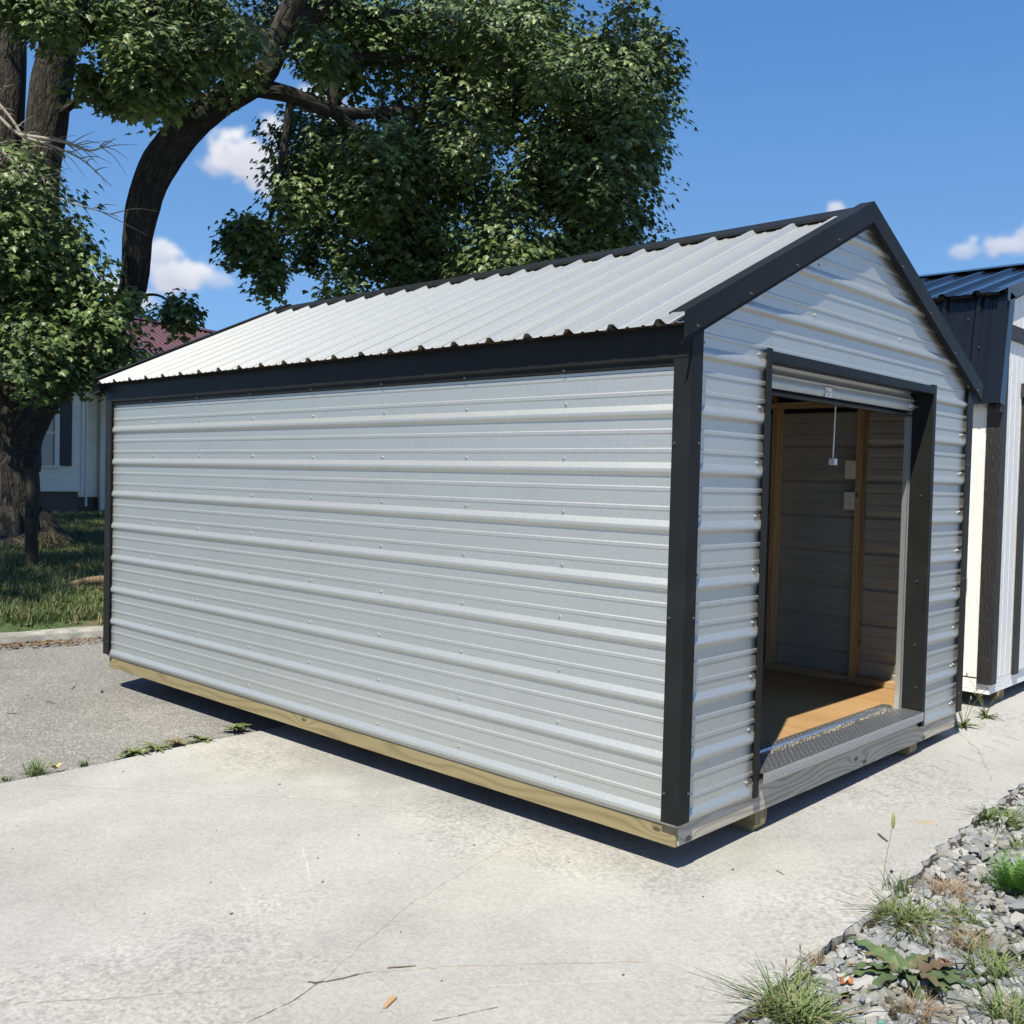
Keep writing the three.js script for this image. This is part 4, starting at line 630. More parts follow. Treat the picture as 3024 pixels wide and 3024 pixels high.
const BLOBS = [[-12.21,7.17,-8.95,0.44],[-12,9.19,-10.68,0.44],[-9.85,6.85,-8.04,0.54],[-8.01,7.54,-9.37,0.69],[-10.22,4.63,-7.88,0.54],[-9.14,6.92,-10.75,0.51],[-11.51,9.14,-10.19,0.68],[-8.93,6.76,-9.07,0.66],[-8.83,8.78,-10.26,0.72],[-12.01,5.55,-8.69,0.78],[-9.77,9,-13.3,0.49],[-8.73,9.05,-10.43,0.45],[-12.43,6.92,-7.69,0.46],[-8.58,8.34,-10.82,0.44],[-9.66,8.58,-12.17,0.57],[-10.38,5.33,-9.63,0.68],[-10.62,7.81,-5.9,0.5],[-12.46,5.99,-9.49,0.78],[-11,5.3,-7.79,0.73],[-12.34,4.31,-7.4,0.7],[-10.74,8.14,-9.21,0.44],[-9.77,6.88,-10.6,0.61],[-10.48,8.73,-9.88,0.68],[-11.1,6.81,-7.02,0.44],[-8.4,7.78,-8.49,0.49],[-10.06,7.01,-10.25,0.59],[-13.82,7.5,-8.91,0.5],[-8.58,8.02,-9.18,0.54],[-10.81,4.8,-7.86,0.66],[-11.89,10.13,-9.93,0.73],[-12.69,8.41,-10.44,0.56],[-8.24,7.29,-10.61,0.56],[-9.01,6.55,-7.62,0.48],[-12.53,9.35,-10.22,0.78],[-8.47,5.18,-9.26,0.55],[-12.05,7.95,-9.17,0.72],[-10.15,6.54,-6.66,0.56],[-9.67,4.65,-8.62,0.54],[-9.93,7.65,-13.01,0.47],[-9.15,7.1,-10.53,0.75],[-9.91,8.13,-11.92,0.43],[-9.63,8.76,-9.45,0.43],[-10.28,4.19,-6,0.44],[-11.38,8.84,-10.27,0.8],[-11.52,10.42,-10.66,0.67],[-10.11,5.58,-8.18,0.54],[-11.22,10,-9.39,0.49],[-12.56,4.19,-7.81,0.51],[-12.17,6.39,-8.28,0.45],[-9.87,6.84,-10.24,0.7],[-11.51,9.19,-6.91,0.63],[-10.82,5.73,-11.9,0.6],[-13.82,4.31,-8.59,0.47],[-13.73,6.07,-8.18,0.78],[-9.31,6.6,-10.69,0.51],[-11.57,6.99,-11.56,0.49],[-13.93,5.71,-7.91,0.42],[-12.26,9.24,-9.3,0.74],[-12.46,9.02,-7.35,0.48],[-9.09,7.61,-10.48,0.46],[-11.96,6.95,-10.83,0.53],[-11.6,5.09,-7.32,0.55],[-14.33,7.26,-8.84,0.48],[-11.12,9.72,-9.35,0.8],[-9.39,7.09,-10.13,0.75],[-7.52,6.07,-9.07,0.62],[-10.17,9.65,-9.68,0.78],[-9.6,9.98,-12.54,0.5],[-9.33,4.76,-7.96,0.6],[-9.62,8.46,-12.23,0.59],[-11.47,8.98,-7.71,0.57],[-13.04,7.61,-7.95,0.64],[-13.11,5.6,-8.08,0.58],[-12.45,9.77,-9.88,0.56],[-12.02,6.92,-8.69,0.57],[-10.4,6.89,-7.97,0.73],[-10.69,9.25,-8.21,0.6],[-13.24,10.34,-9.37,0.48],[-9.57,7.46,-10.33,0.68],[-11.34,9.08,-7.55,0.68],[-7.42,4.68,-8.9,0.55],[-11.21,4.84,-9.23,0.72],[-11.49,10.92,-11.87,0.63],[-11.77,9.34,-11.07,0.8],[-10.1,6.26,-6.69,0.71],[-11.26,9.39,-11.05,0.63],[-8.59,8.28,-10.12,0.43],[-11.05,9.55,-11.07,0.58],[-10.1,8.87,-8.15,0.59],[-9.81,7.34,-10.55,0.71],[-11.86,8.99,-8.02,0.78],[-12.1,5.38,-10.48,0.74],[-10.83,6,-7.02,0.57],[-13.69,7.74,-7.54,0.71],[-10.26,6.34,-8.24,0.63],[-10.7,8.22,-10.01,0.71],[-10.31,6.56,-6.96,0.52],[-10.51,6.78,-11.51,0.49],[-13.11,6.77,-9.26,0.63],[-9.49,9.99,-12.4,0.44],[-8.79,5.57,-10.82,0.6],[-11.45,3.75,-6.65,0.52],[-9.35,6.47,-10.65,0.64],[-14.92,10.26,-7.84,0.69],[-9.35,6.16,-8.76,0.48],[-11.38,5.58,-8.15,0.61],[-7.52,6.99,-9.45,0.67],[-12.43,7.9,-9.36,0.6],[-11.55,10.6,-11.37,0.44],[-10.97,5.95,-6.88,0.58],[-11.81,5.75,-8.19,0.74],[-8.55,4.92,-8.02,0.68],[-13.41,10.37,-9.88,0.48],[-12.22,7.01,-9.77,0.8],[-12.21,6.02,-6.97,0.69],[-14.22,7.56,-8.29,0.64],[-13.01,9.78,-7.31,0.42],[-12.34,8.61,-7.79,0.62],[-9.76,7.6,-8.21,0.67],[-10.12,8.89,-10.98,0.51],[-8.51,7.59,-11.04,0.48],[-12.22,8.92,-9.75,0.47],[-12.24,8.25,-10.67,0.67],[-9.21,8.44,-7.98,0.65],[-8.11,5.8,-9.87,0.79],[-9.66,6.77,-11.25,0.59],[-10.9,9.88,-11.83,0.74],[-7.89,7.93,-9.85,0.72],[-10.89,6.6,-9.78,0.73],[-8.85,8.27,-10.07,0.8],[-8.32,6.43,-10.21,0.76],[-12.47,7.19,-7.97,0.71],[-8.72,5.36,-9.15,0.55],[-10.76,7,-12.05,0.45],[-7.89,6.92,-9.74,0.62],[-12.55,9.14,-7.54,0.64],[-12.32,6.07,-11.14,0.63],[-8.81,8.29,-10.25,0.68],[-13.17,4.2,-8.09,0.75],[-8.23,6.4,-9.42,0.68],[-11.27,5.56,-9.96,0.72],[-8.82,9.96,-11.1,0.42],[-9.79,6.23,-11.8,0.51],[-8.91,5.45,-10.04,0.69],[-7.68,8.39,-10.32,0.57],[-13.45,7.78,-7.8,0.75],[-11.39,7.27,-11.55,0.49],[-11.24,8.52,-11.79,0.49],[-12.08,9.23,-7.33,0.68],[-13.2,4.38,-8.71,0.52],[-9.06,5.44,-8.36,0.67],[-9.3,4.19,-8.01,0.5],[-7.37,6.61,-9.08,0.44],[-12.47,9.17,-6.52,0.73],[-7.84,6.12,-8.95,0.78],[-10.69,9.23,-11.98,0.75],[-12.54,5.3,-10.34,0.76],[-12.74,9.28,-8.06,0.59],[-7.72,6.74,-9.66,0.56],[-12.6,8.49,-7.31,0.5],[-13.75,7.93,-8.64,0.52],[-10.94,9.31,-8.22,0.45],[-12.2,5.26,-9.81,0.73],[-10.44,6.05,-6.8,0.8],[-9.54,7.67,-10.34,0.64],[-13.3,8.7,-9.44,0.48],[-12.46,9.73,-10.5,0.56],[-11.78,6.93,-6.63,0.47],[-10.6,9.68,-12.16,0.7],[-9.85,5.84,-12.6,0.78],[-13.5,7.94,-8.53,0.57],[-9.09,8.66,-8.84,0.79],[-10.57,7.95,-5.68,0.45],[-12.93,6.57,-9.68,0.8],[-11.35,6.72,-7.84,0.6],[-14.2,3.28,-2.88,0.54],[-13.8,3.31,-2.97,0.46],[-13.73,4.92,-3.16,0.54],[-13.39,3.37,-2.41,0.62],[-13.69,3.75,-2.55,0.66],[-13.85,3.98,-3.13,0.53],[-13.4,4.18,-3.06,0.47],[-13.26,3.99,-3.42,0.58],[-14.06,3.65,-3.36,0.67],[-13.31,4.01,-2.64,0.49],[-13.39,3.33,-2.4,0.59],[-13.55,4.07,-2.98,0.72],[-13.4,4.06,-2.78,0.46],[-12.51,3.32,-2.62,0.54],[-12.3,3.83,-3.47,0.56],[-12.61,3.13,-2.82,0.48],[-13.74,4.94,-2.9,0.57],[-13.15,4.45,-3.01,0.46],[-13.06,5.53,-2.39,0.77],[-13.3,4.4,-3.06,0.46],[-14.14,5.55,-2.97,0.62],[-12.96,4.6,-3.13,0.67],[-13.59,4.33,-3.29,0.67],[-14.3,3.49,-2.88,0.42],[-13.01,3.84,-3.24,0.76],[-13.91,3.78,-2.75,0.79],[-13.93,5.09,-3.57,0.44],[-13.31,5.12,-2.37,0.57],[-14,3.28,-3.64,0.71],[-13.75,3.59,-2.66,0.64],[-14.29,5.14,-2.68,0.47],[-12.84,3.32,-3.49,0.73],[-13.52,3.43,-3.65,0.7],[-14.14,4.89,-3.19,0.7],[-13.37,4.27,-2.97,0.42],[-13.42,3.21,-4.37,0.48],[-13.11,4.41,-2.49,0.48],[-12.8,4.89,-2.38,0.45],[-12.72,3.07,-2.43,0.7],[-13.16,4.4,-2.39,0.6],[-12.86,3.31,-3.79,0.45],[-13.75,3.94,-2.62,0.72],[-12.36,4.02,-4.59,0.27],[-12.73,4.11,-4.76,0.26],[-12.48,3.96,-4.63,0.28],[-12.65,3.92,-4.63,0.29],[-11.96,7.69,-4.25,0.44],[-12.58,8.02,-3.56,0.3],[-9.94,6.84,-2.91,0.36],[-10.91,7.88,-3.66,0.54],[-11.59,7.49,-4.92,0.39],[-10.28,6.86,-2.86,0.49],[-11.07,6.89,-3.54,0.5],[-11.6,8.2,-3.84,0.49],[-9.56,7.04,-3.77,0.51],[-12.05,7.89,-3.19,0.48],[-11.47,7.59,-3.87,0.45],[-12.73,8.2,-3.05,0.35],[-11.34,7.74,-3.22,0.41],[-11.17,7.89,-3.59,0.35],[-10.55,6.59,-3.04,0.55],[-10.51,7.78,-3.83,0.45],[-10.49,6.59,-3.11,0.29],[-10.29,7.19,-3.79,0.29],[-11.18,7.63,-3.82,0.48],[-12.45,7.82,-3.91,0.47],[-11.89,7.83,-5.09,0.41],[-9.96,7,-3.55,0.5],[-11.05,7.46,-3.7,0.45],[-12.05,7.81,-4.19,0.48],[-11.23,7.4,-4,0.38],[-10.61,6.99,-3.46,0.32],[-11.94,8.61,-4.76,0.38],[-10.39,7.7,-3.34,0.36],[-10.35,6.92,-3.31,0.31],[-11.66,7.77,-4.54,0.31],[-12.96,8.16,-2.95,0.36],[-10.37,7.56,-4.13,0.37],[-12.95,8.34,-3.28,0.34],[-10.28,6.7,-3.19,0.5],[-12.32,7.44,-3.81,0.32],[-10.76,7.38,-3.01,0.54],[-12.22,7.73,-4.31,0.42],[-11.59,8.28,-4.73,0.43],[-12.5,7.72,-4.18,0.36],[-10.23,6.62,-2.92,0.39],[-12.06,7.87,-3.02,0.42],[-12.42,7.79,-2.44,0.37],[-12.09,7.89,-3.09,0.26],[-11.75,7.34,-2.32,0.25],[-11.54,7.63,-2.43,0.28],[-12.4,8.25,-3.18,0.4],[-10.7,7.13,-1.99,0.27],[-11.75,7.85,-2.8,0.39],[-11.11,7.07,-2.18,0.26],[-11.43,7.5,-2.01,0.38],[-10.96,7.22,-1.59,0.38],[-12.12,7.92,-2.51,0.34],[-11.31,7.6,-2.79,0.29],[-12.1,7.82,-2.27,0.42],[-10.94,7.29,-1.63,0.29],[-10.6,7.11,-1.88,0.42],[-12.24,7.36,-4.15,0.33],[-12.04,6.98,-3.27,0.41],[-11.98,6.91,-3.55,0.39],[-11.81,7.27,-3.77,0.31],[-12.34,7.13,-3.68,0.37],[-12.65,7.2,-4,0.29],[-12.23,7.03,-2.99,0.36],[-12.51,7.24,-4.31,0.33],[-12.34,7.46,-4.22,0.34],[-12.25,7.25,-4.3,0.31],[-12.23,7.04,-3.2,0.37],[-12.19,7.15,-4.16,0.4],[-12.02,4.72,-5.89,0.31],[-12.23,5.38,-5.62,0.28],[-11.65,4.86,-5.58,0.41],[-12.09,5.07,-5.77,0.33],[-12.02,5.16,-5.64,0.41],[-12.16,5.11,-5.85,0.35],[-12.24,5.23,-6,0.27],[-12.21,5.39,-5.67,0.28],[-12.41,5.48,-5.6,0.26],[-12.06,5.28,-5.57,0.4],[-11.75,5.2,-5.43,0.31],[-12.26,5.35,-5.63,0.34],[-11.6,4.89,-5.59,0.35],[-12.19,5.18,-5.36,0.4],[-12.31,5.32,-5.71,0.36],[-11.62,4.55,-5.65,0.28],[-11.66,5.18,-5.55,0.27],[-11.68,5.27,-5.37,0.27],[-12.13,4.91,-5.98,0.26],[-12.37,5.35,-5.61,0.26],[-12.22,5.37,-5.9,0.29],[-12.02,5.13,-5.43,0.29],[-11.14,5.81,-5.82,0.45],[-12.32,6.54,-6.49,0.43],[-11.16,5.68,-5.85,0.44],[-12.67,6.56,-6.78,0.43],[-12.57,6.59,-6.67,0.48],[-12.59,6.1,-6.87,0.44],[-7.44,9.68,-2.07,0.83],[-15.15,6.77,1.72,0.95],[-10.81,10.05,4.11,0.73],[-19.41,11.2,-0.62,0.67],[-16.26,11.84,1.48,0.71],[-16.45,8.06,1.34,0.69],[-17.94,11.25,3.03,0.65],[-17.19,11.1,0.17,0.74],[-9.26,9.31,-4.82,0.86],[-17.93,6.35,0.41,0.64],[-16.61,8.24,2.3,0.99],[-9.69,10.24,3.05,0.71],[-14.08,10.45,2.74,0.87],[-14.98,11.75,3.84,1.09],[-12.53,11.84,-4.4,1.08],[-17.74,12.9,0.21,0.9],[-7.84,7.73,-1.1,1.02],[-19.09,8.7,1.35,1.09],[-14.93,13.11,1.58,0.72],[-16.16,5.73,-0.31,0.71],[-16.42,7.43,0.19,0.93],[-17.26,12.74,0.48,1],[-14.47,9.34,3.16,0.61],[-9.62,8.32,2.18,0.96],[-14.99,10.19,3.18,0.68],[-13.57,10.54,-5.25,0.83],[-12.54,13.11,-4.03,0.84],[-17.68,11.32,1.41,0.61],[-14.68,8.6,4.83,1],[-18.64,10.34,-0.68,0.61],[-10.49,11.96,-0.85,0.83],[-8.9,9.19,-0.49,0.91],[-14.6,12.01,3.42,0.86],[-8.55,10.7,-1.61,0.72],[-15,7.31,3.06,0.88],[-14.29,12,-3.34,1.02],[-16.43,7.58,0.76,0.66],[-19.84,10.91,-2.02,0.74],[-7.28,10.67,-1.63,0.83],[-16.33,13.06,-3.54,0.84],[-18.23,12.24,-0.18,0.67],[-15.43,8.16,3.83,0.86],[-10.46,7.77,2.02,0.7],[-17.2,8,-0.17,1.07],[-11.97,9.88,4.56,0.98],[-7.74,10.75,-0.77,0.73],[-8.12,9.72,-3.72,0.66],[-13.79,13.36,-0.64,0.61],[-14.35,6.41,0.24,0.73],[-14.14,12.49,-2.5,0.99],[-14.88,13.38,-1.76,0.76],[-17.85,10.8,3.32,0.71],[-13.03,7.62,4.95,0.95],[-8.68,8.23,-0.23,0.85],[-12.24,7.71,4.14,0.71],[-8.24,6.66,2.67,0.69],[-13.46,9.91,2.75,0.9],[-13.07,7.92,4.01,0.74],[-8.13,8.93,2.38,0.81],[-8.99,7.64,3.16,1.02],[-11.56,9.9,3.28,1.05],[-15.56,8.26,-0.1,0.85],[-7.55,8.38,1.69,1.05],[-8.06,7.07,1.62,0.68],[-7.81,8.14,2.01,0.67],[-12.02,9.99,1.11,0.67],[-12.64,8.63,3.78,0.97],[-6.32,8.48,0.71,1.06],[-15.01,7.27,3.03,0.86],[-13.46,8.18,3.8,0.78],[-11.71,9.36,-1.82,1.1],[-11.07,7.2,4.7,0.83],[-12.45,6.43,2.81,0.91],[-6.5,7.95,1.86,0.73],[-8.24,8.29,0.42,1.04],[-14.41,7.6,-0.33,0.6],[-14.72,8.39,2.48,0.81],[-10.45,6.6,0.3,1.07],[-9.16,8.59,3.87,1.06],[-16.73,8.6,1.54,0.74],[-16.56,8.35,1.94,0.85],[-13.84,9.87,2.79,1.02],[-13.35,7.39,3.49,0.65],[-14.92,7.26,2.18,0.84],[-7.43,7.32,3.61,1.02],[-13.67,7.16,4.27,0.91],[-5.1,12.3,-6.28,0.76],[-8.81,13.72,-8.23,0.65],[-6.95,9.93,-6.87,0.96],[-6.82,11.15,-11.13,0.96],[-5.18,11.38,-4.52,1.09],[-13.58,12.73,-8.65,0.87],[-8.66,11.86,-4.03,0.88],[-11.83,13.52,-6.51,0.86],[-7.03,13.67,-7.76,0.89],[-6.59,12.71,-8.17,0.72],[-5.35,10.94,-8.02,0.75],[-12.48,12.98,-4.74,0.62],[-5.98,11.63,-11.02,0.93],[-12.79,12.25,-5.45,1.03],[-7.51,10.3,-5.8,0.87],[-6.33,12.2,-5.62,0.71],[-13.84,11.84,-9.02,0.79],[-7.78,12.87,-12.51,0.75],[-5.88,10.78,-6.81,0.62],[-14.65,11.51,-4.04,0.65],[-9.38,13.51,-2.99,0.98],[-6.26,11.65,-9.59,0.98],[-9.03,13,-5.22,0.65],[-9.37,13.08,-11.68,0.88],[-6.06,12.19,-9.44,0.69],[-14.12,12.64,-9.21,0.95],[-9.11,13.49,-3.32,0.78],[-5.08,11.99,-10.18,1.06],[-5.98,10.6,-6.8,0.62],[-13.31,13.03,-10.13,0.7],[-7.18,12.04,-10.29,0.91],[-5.83,9.6,-8.02,0.68],[-14.01,12.3,-5.54,0.88],[-6,10.61,-3.48,1.05],[-5.85,10.78,-8.11,0.87],[-13.62,13.16,-9.51,0.96]];
const maple = thing('maple_tree', 'huge old maple with thick leaning limb and dense green crown behind the metal shed', 'tree');
{
  part(maple, 'trunk', tube([[-15.25, -.1, -2.95], [-15.25, .35, -2.97], [-15.23, .9, -3.0], [-15.22, 1.6, -3.02], [-15.2, 2.25, -3.06], [-15.25, 3.0, -3.05]], [.80, .66, .57, .52, .50, .46], 40, .14, 611), bark);
  for (const [a, l] of [[.2, 1.3], [1.4, 1.2], [2.5, 1.1], [3.7, 1.2], [5.2, 1.5]]) part(maple, 'root', tube([[-15.24 + Math.cos(a) * .5, .75, -2.97 + Math.sin(a) * .5], [-15.24 + Math.cos(a) * .85, .38, -2.97 + Math.sin(a) * .85], [-15.24 + Math.cos(a) * l, .22, -2.97 + Math.sin(a) * l]], [.25, .2, .07], 12, .2, 613), bark);
  const LIMB = [[-15.1, 1.6, -3.1], [-15.0, 2.0, -3.18], [-14.74, 2.45, -3.35], [-14.25, 3.3, -3.85], [-13.68, 4.32, -4.38], [-13.44, 5.32, -4.39], [-13.32, 5.73, -4.42], [-13.11, 6.45, -4.6], [-12.84, 7.03, -4.91], [-12.51, 7.44, -5.27], [-12.03, 7.81, -5.69], [-11.64, 8.72, -5.92], [-11.19, 9.75, -6.22], [-10.6, 11.2, -6.6]];
  part(maple, 'limb', tube(LIMB, [.42, .34, .28, .23, .21, .23, .26, .27, .25, .22, .2, .18, .15, .1], 24, .22, 617), bark, 'thick leaning limb against the sky');
  part(maple, 'limb', tube([[-15.2, 2.3, -3.2], [-15.23, 2.82, -3.28], [-15.14, 5.34, -3.5], [-15.04, 6.43, -3.5], [-14.92, 7.01, -3.53], [-14.8, 7.76, -3.55], [-14.65, 8.61, -3.65], [-14.38, 9.6, -3.79], [-14, 12, -3.9]], [.5, .42, .33, .3, .3, .3, .28, .25, .1], 18, .14, 619), bark);
  part(maple, 'limb', tube([[-15.3, 2.2, -2.95], [-15.35, 2.8, -2.96], [-15.53, 5.86, -3.05], [-15.52, 7.51, -3.06], [-15.61, 9.2, -3.11], [-15.69, 10.89, -3.17], [-15.7, 13, -3.1]], [.55, .45, .36, .36, .34, .28, .1], 18, .14, 623), bark);
  part(maple, 'limb', tube([[-15.25, 2.4, -2.8], [-14.9, 4.5, -1.6], [-14.2, 7, .4], [-13.4, 9, 2.2]], [.5, .34, .25, .1], 14, .14, 627), bark);
  const br = (pts, r0, r1, name = 'branch', m = bark, s = 8) => part(maple, name, tube(pts, [r0, (r0 + r1) / 2, r1], s, .1, 631), m);
  br([[-14.77, 7.25, -3.63], [-14.18, 7.43, -3.73], [-13.68, 7.65, -3.88], [-13.11, 7.65, -4.16], [-12.6, 7.35, -4.29]], .07, .02);
  br([[-12.2, 7.7, -5.55], [-11.76, 7.6, -6.1], [-11.55, 7.47, -6.74], [-11.29, 7.68, -7.73], [-10.64, 8.08, -9.07], [-9.61, 8.51, -10.58]], .16, .04);
  br([[-11.69, 8.51, -5.84], [-11.47, 9.0, -6.51], [-11.33, 9.2, -7.36], [-10.71, 9.36, -8.7], [-9.5, 9.31, -10.41]], .18, .04);
  br([[-11.55, 7.47, -6.74], [-11.13, 6.94, -7.62], [-10.32, 6.45, -8.82], [-9.98, 6.04, -9.31]], .09, .03);
  br([[-11.55, 7.47, -6.74], [-11.58, 8.33, -6.88], [-11.19, 8.52, -7.7], [-10.71, 8.69, -8.56]], .1, .04);
  br([[-11.76, 7.55, -6.1], [-11.92, 6.55, -6.04], [-12.07, 5.8, -5.99], [-12.2, 5.24, -5.8]], .07, .02);
  br([[-12.19, 4.64, -5.8], [-12.16, 5.17, -6.03], [-12.0, 5.71, -6.1]], .012, .03);
  br([[-10.64, 8.08, -9.07], [-9.91, 7.48, -10.05], [-8.88, 6.96, -11.17]], .07, .02);
  br([[-11.8, 8.3, -5.8], [-12.2, 8.7, -5.0], [-12.9, 8.7, -3.6], [-13.3, 8.4, -2.5]], .12, .03);
  // dead twigs
  const RD = rngOf(641), dead = [[[-13.31, 6.82, -2.11], [-13.12, 6.46, -2.36], [-12.93, 5.95, -2.57], [-12.86, 5.54, -2.74]], [[-13.11, 6.53, -2.08], [-12.9, 6.23, -2.37], [-12.66, 6.12, -2.7], [-12.42, 5.96, -3.03], [-12.25, 5.63, -3.4]], [[-12.9, 6.23, -2.37], [-12.6, 6.2, -2.86], [-12.36, 6.1, -3.15], [-12.23, 6.32, -3.44]], [[-13.11, 6.1, -2.09], [-12.87, 5.67, -2.46], [-12.64, 5.41, -2.75], [-12.3, 5.23, -3.53]]];
  for (const d of dead) {
    const gs = [tube(d, [.03, .02, .005], 6, .1, 645)];
    for (let k = 0; k < 16; k++) { const q = 1 + Math.floor(RD() * (d.length - 1)), t = RD(), a = d[q - 1], b = d[q], p = a.map((v, i) => lerp(v, b[i], t)); const dir = [(RD() - .5) * .5, (RD() - .62) * .7, -.25 - RD() * .45], l = .3 + RD() * .8; gs.push(tube([p, [p[0] + dir[0] * l * .5, p[1] + dir[1] * l * .5 + .04, p[2] + dir[2] * l * .5], [p[0] + dir[0] * l, p[1] + dir[1] * l + (RD() - .4) * .12, p[2] + dir[2] * l]], [.009, .006, .002], 4)); }
    part(maple, 'dead_branch', mergeGeometries(gs), deadBark, 'bare grey dead branch with fine twigs');
  }
  // twigs from the skeleton to the leaf clumps
  const SK = [...LIMB, [-11.55, 7.47, -6.74], [-11.29, 7.68, -7.73], [-10.64, 8.08, -9.07], [-9.61, 8.51, -10.58], [-11.33, 9.2, -7.36], [-10.71, 9.36, -8.7], [-9.5, 9.31, -10.41], [-10.32, 6.45, -8.82], [-9.98, 6.04, -9.31], [-8.88, 6.96, -11.17], [-15.14, 5.34, -3.5], [-14.8, 7.76, -3.55], [-14.38, 9.6, -3.79], [-15.52, 7.51, -3.06], [-15.69, 10.89, -3.17], [-14.9, 4.5, -1.6], [-14.2, 7, .4], [-13.4, 9, 2.2], [-13.11, 7.65, -4.16], [-12.9, 8.7, -3.6]].map(p => V(...p));
  const R = rngOf(651); let tw = 0; const twigs = [], done = SK.slice(), open = BLOBS.map(b => V(b[0], b[1], b[2]));
  const near = open.map(c => { let k = 0, d = 1e9; done.forEach((s, i) => { const q = s.distanceTo(c); if (q < d) { d = q; k = i; } }); return [d, k]; });
  const left = new Set(open.keys());
  while (left.size) {                               // each leaf clump hangs on the nearest limb or clump
    let bi = -1; for (const i of left) if (bi < 0 || near[i][0] < near[bi][0]) bi = i;
    left.delete(bi); const c = open[bi], best = done[near[bi][1]], bd = near[bi][0]; done.push(c);
    for (const i of left) { const q = c.distanceTo(open[i]); if (q < near[i][0]) near[i] = [q, done.length - 1]; }
    if (bd > 1.9) continue;
    const mid = best.clone().lerp(c, .5).add(V((R() - .5) * .2, .06 + R() * .1, (R() - .5) * .2)), g = tube([best.toArray(), mid.toArray(), c.toArray()], [.03, .022, .012], 5);
    if (tw++ < 230) part(maple, 'twig', g, twigBark); else twigs.push(g);
  }
  if (twigs.length) part(maple, 'upper_twigs', mergeGeometries(twigs), twigBark).userData.kind = 'stuff';
  // leaves: a five lobed maple leaf, slightly folded, hanging from twig ends
  const lobes = [[0, 0], [.20, .02], [.50, -.04], [.36, .20], [.56, .42], [.27, .44], [.21, .60], [.0, 1.0]];
  const pos = [], idx = []; const out = [...lobes.map(p => [p[0], p[1]]), ...lobes.slice(1, -1).reverse().map(p => [-p[0], p[1]])];
  out.forEach(([x, y]) => pos.push(x, y - .08, -Math.abs(x) * .28 - y * y * .16)); pos.push(0, .32, .02); const cI = out.length;
  for (let i = 0; i < out.length; i++) idx.push(cI, i, (i + 1) % out.length);
  const leafG = geoOf(pos, null, idx);
  const leafM = phys({ rgb: [1, 1, 1], roughness: .42, transmission: .18, thickness: 0, specularIntensity: .7 });
  const M = [], Cc = [];
  const q = new THREE.Quaternion(), q2 = new THREE.Quaternion(), mm = new THREE.Matrix4(), pv = V(0, 0, 0), sv = V(0, 0, 0);
  const leaf = (p, out3, sz, tint) => {
    const n = V(out3.x * .75 + (R() - .5) * 1.1, .75 + (R() - .5) * .8, out3.z * .75 + (R() - .5) * 1.1).normalize();   // blade faces up and out
    const tip = V(out3.x + (R() - .5) * 1.2, -.75 - R() * .7, out3.z + (R() - .5) * 1.2); tip.addScaledVector(n, -tip.dot(n)).normalize();
    const xx = tip.clone().cross(n); mm.makeBasis(xx, tip, n); q.setFromRotationMatrix(mm);
    M.push(new THREE.Matrix4().compose(p, q.clone(), V(sz, sz * (.9 + R() * .2), sz)));
    const v = (.72 + R() * .56) * tint, yl = R() < .12 ? 1.5 : 1; Cc.push([.092 * v * yl, .140 * v * (yl > 1 ? 1.3 : 1), .05 * v]);
  };
  for (const [x, y, z, r] of BLOBS) {
    const tint = .82 + Math.pow(R(), 1.6) * .65; const n = Math.round(64 * Math.pow(r / .6, 2) * (r > .3 ? 1 : 1.3)), c = V(x, y, z);
    for (let k = 0; k < n; k++) {
      const d = V(R() * 2 - 1, R() * 2 - 1, R() * 2 - 1); if (d.lengthSq() > 1 || d.lengthSq() < .02) { k--; continue; }
      const dn = d.clone().normalize(), rad = r * Math.pow(R(), .42) * (R() < .12 ? 1.3 : 1.02);
      const t = c.clone().addScaledVector(V(dn.x, dn.y * .85, dn.z), rad);
      const m = 5 + Math.floor(R() * 5); for (let j = 0; j < m; j++) leaf(t.clone().add(V((R() - .5) * .34, (R() - .6) * .3, (R() - .5) * .34)), dn, .06 + R() * .08, tint);
    }
  }
  const im = new THREE.InstancedMesh(leafG, leafM, M.length); const cc = new THREE.Color();
  M.forEach((m, i) => { im.setMatrixAt(i, m); im.setColorAt(i, cc.setRGB(...Cc[i])); });
  im.name = 'crown'; im.castShadow = im.receiveShadow = true; im.userData.kind = 'stuff'; maple.add(im);
  console.log('leaves', M.length);
}

// ---------------------------------------------------------------- lawn grass
const RG = rngOf(701);
function bladeTuft(n, h, spread, w, R, bend = .5) {
  const pos = [], idx = []; let k = 0;
  for (let i = 0; i < n; i++) {
    const a = R() * 6.283, l = h * (.55 + R() * .6), lean = spread * (.15 + R() * R() * 1.25), bx = (R() - .5) * spread * .7, bz = (R() - .5) * spread * .7, ca = Math.cos(a), sa = Math.sin(a), ww = w * (.6 + R() * .7);
    const S = 4; for (let s = 0; s <= S; s++) { const t = s / S, o = lean * (t * (1 - bend) + bend * t * t * 1.6), y = l * (t - bend * .45 * t * t * t), q = ww * (1 - t * .92); const x = bx + ca * o, z = bz + sa * o; pos.push(x - sa * q, y, z + ca * q, x + sa * q, y + q * .3, z - ca * q); if (s) idx.push(k + s * 2 - 2, k + s * 2 - 1, k + s * 2, k + s * 2 - 1, k + s * 2 + 1, k + s * 2); }
    k += (S + 1) * 2;
  }
  return geoOf(pos, null, idx);
}
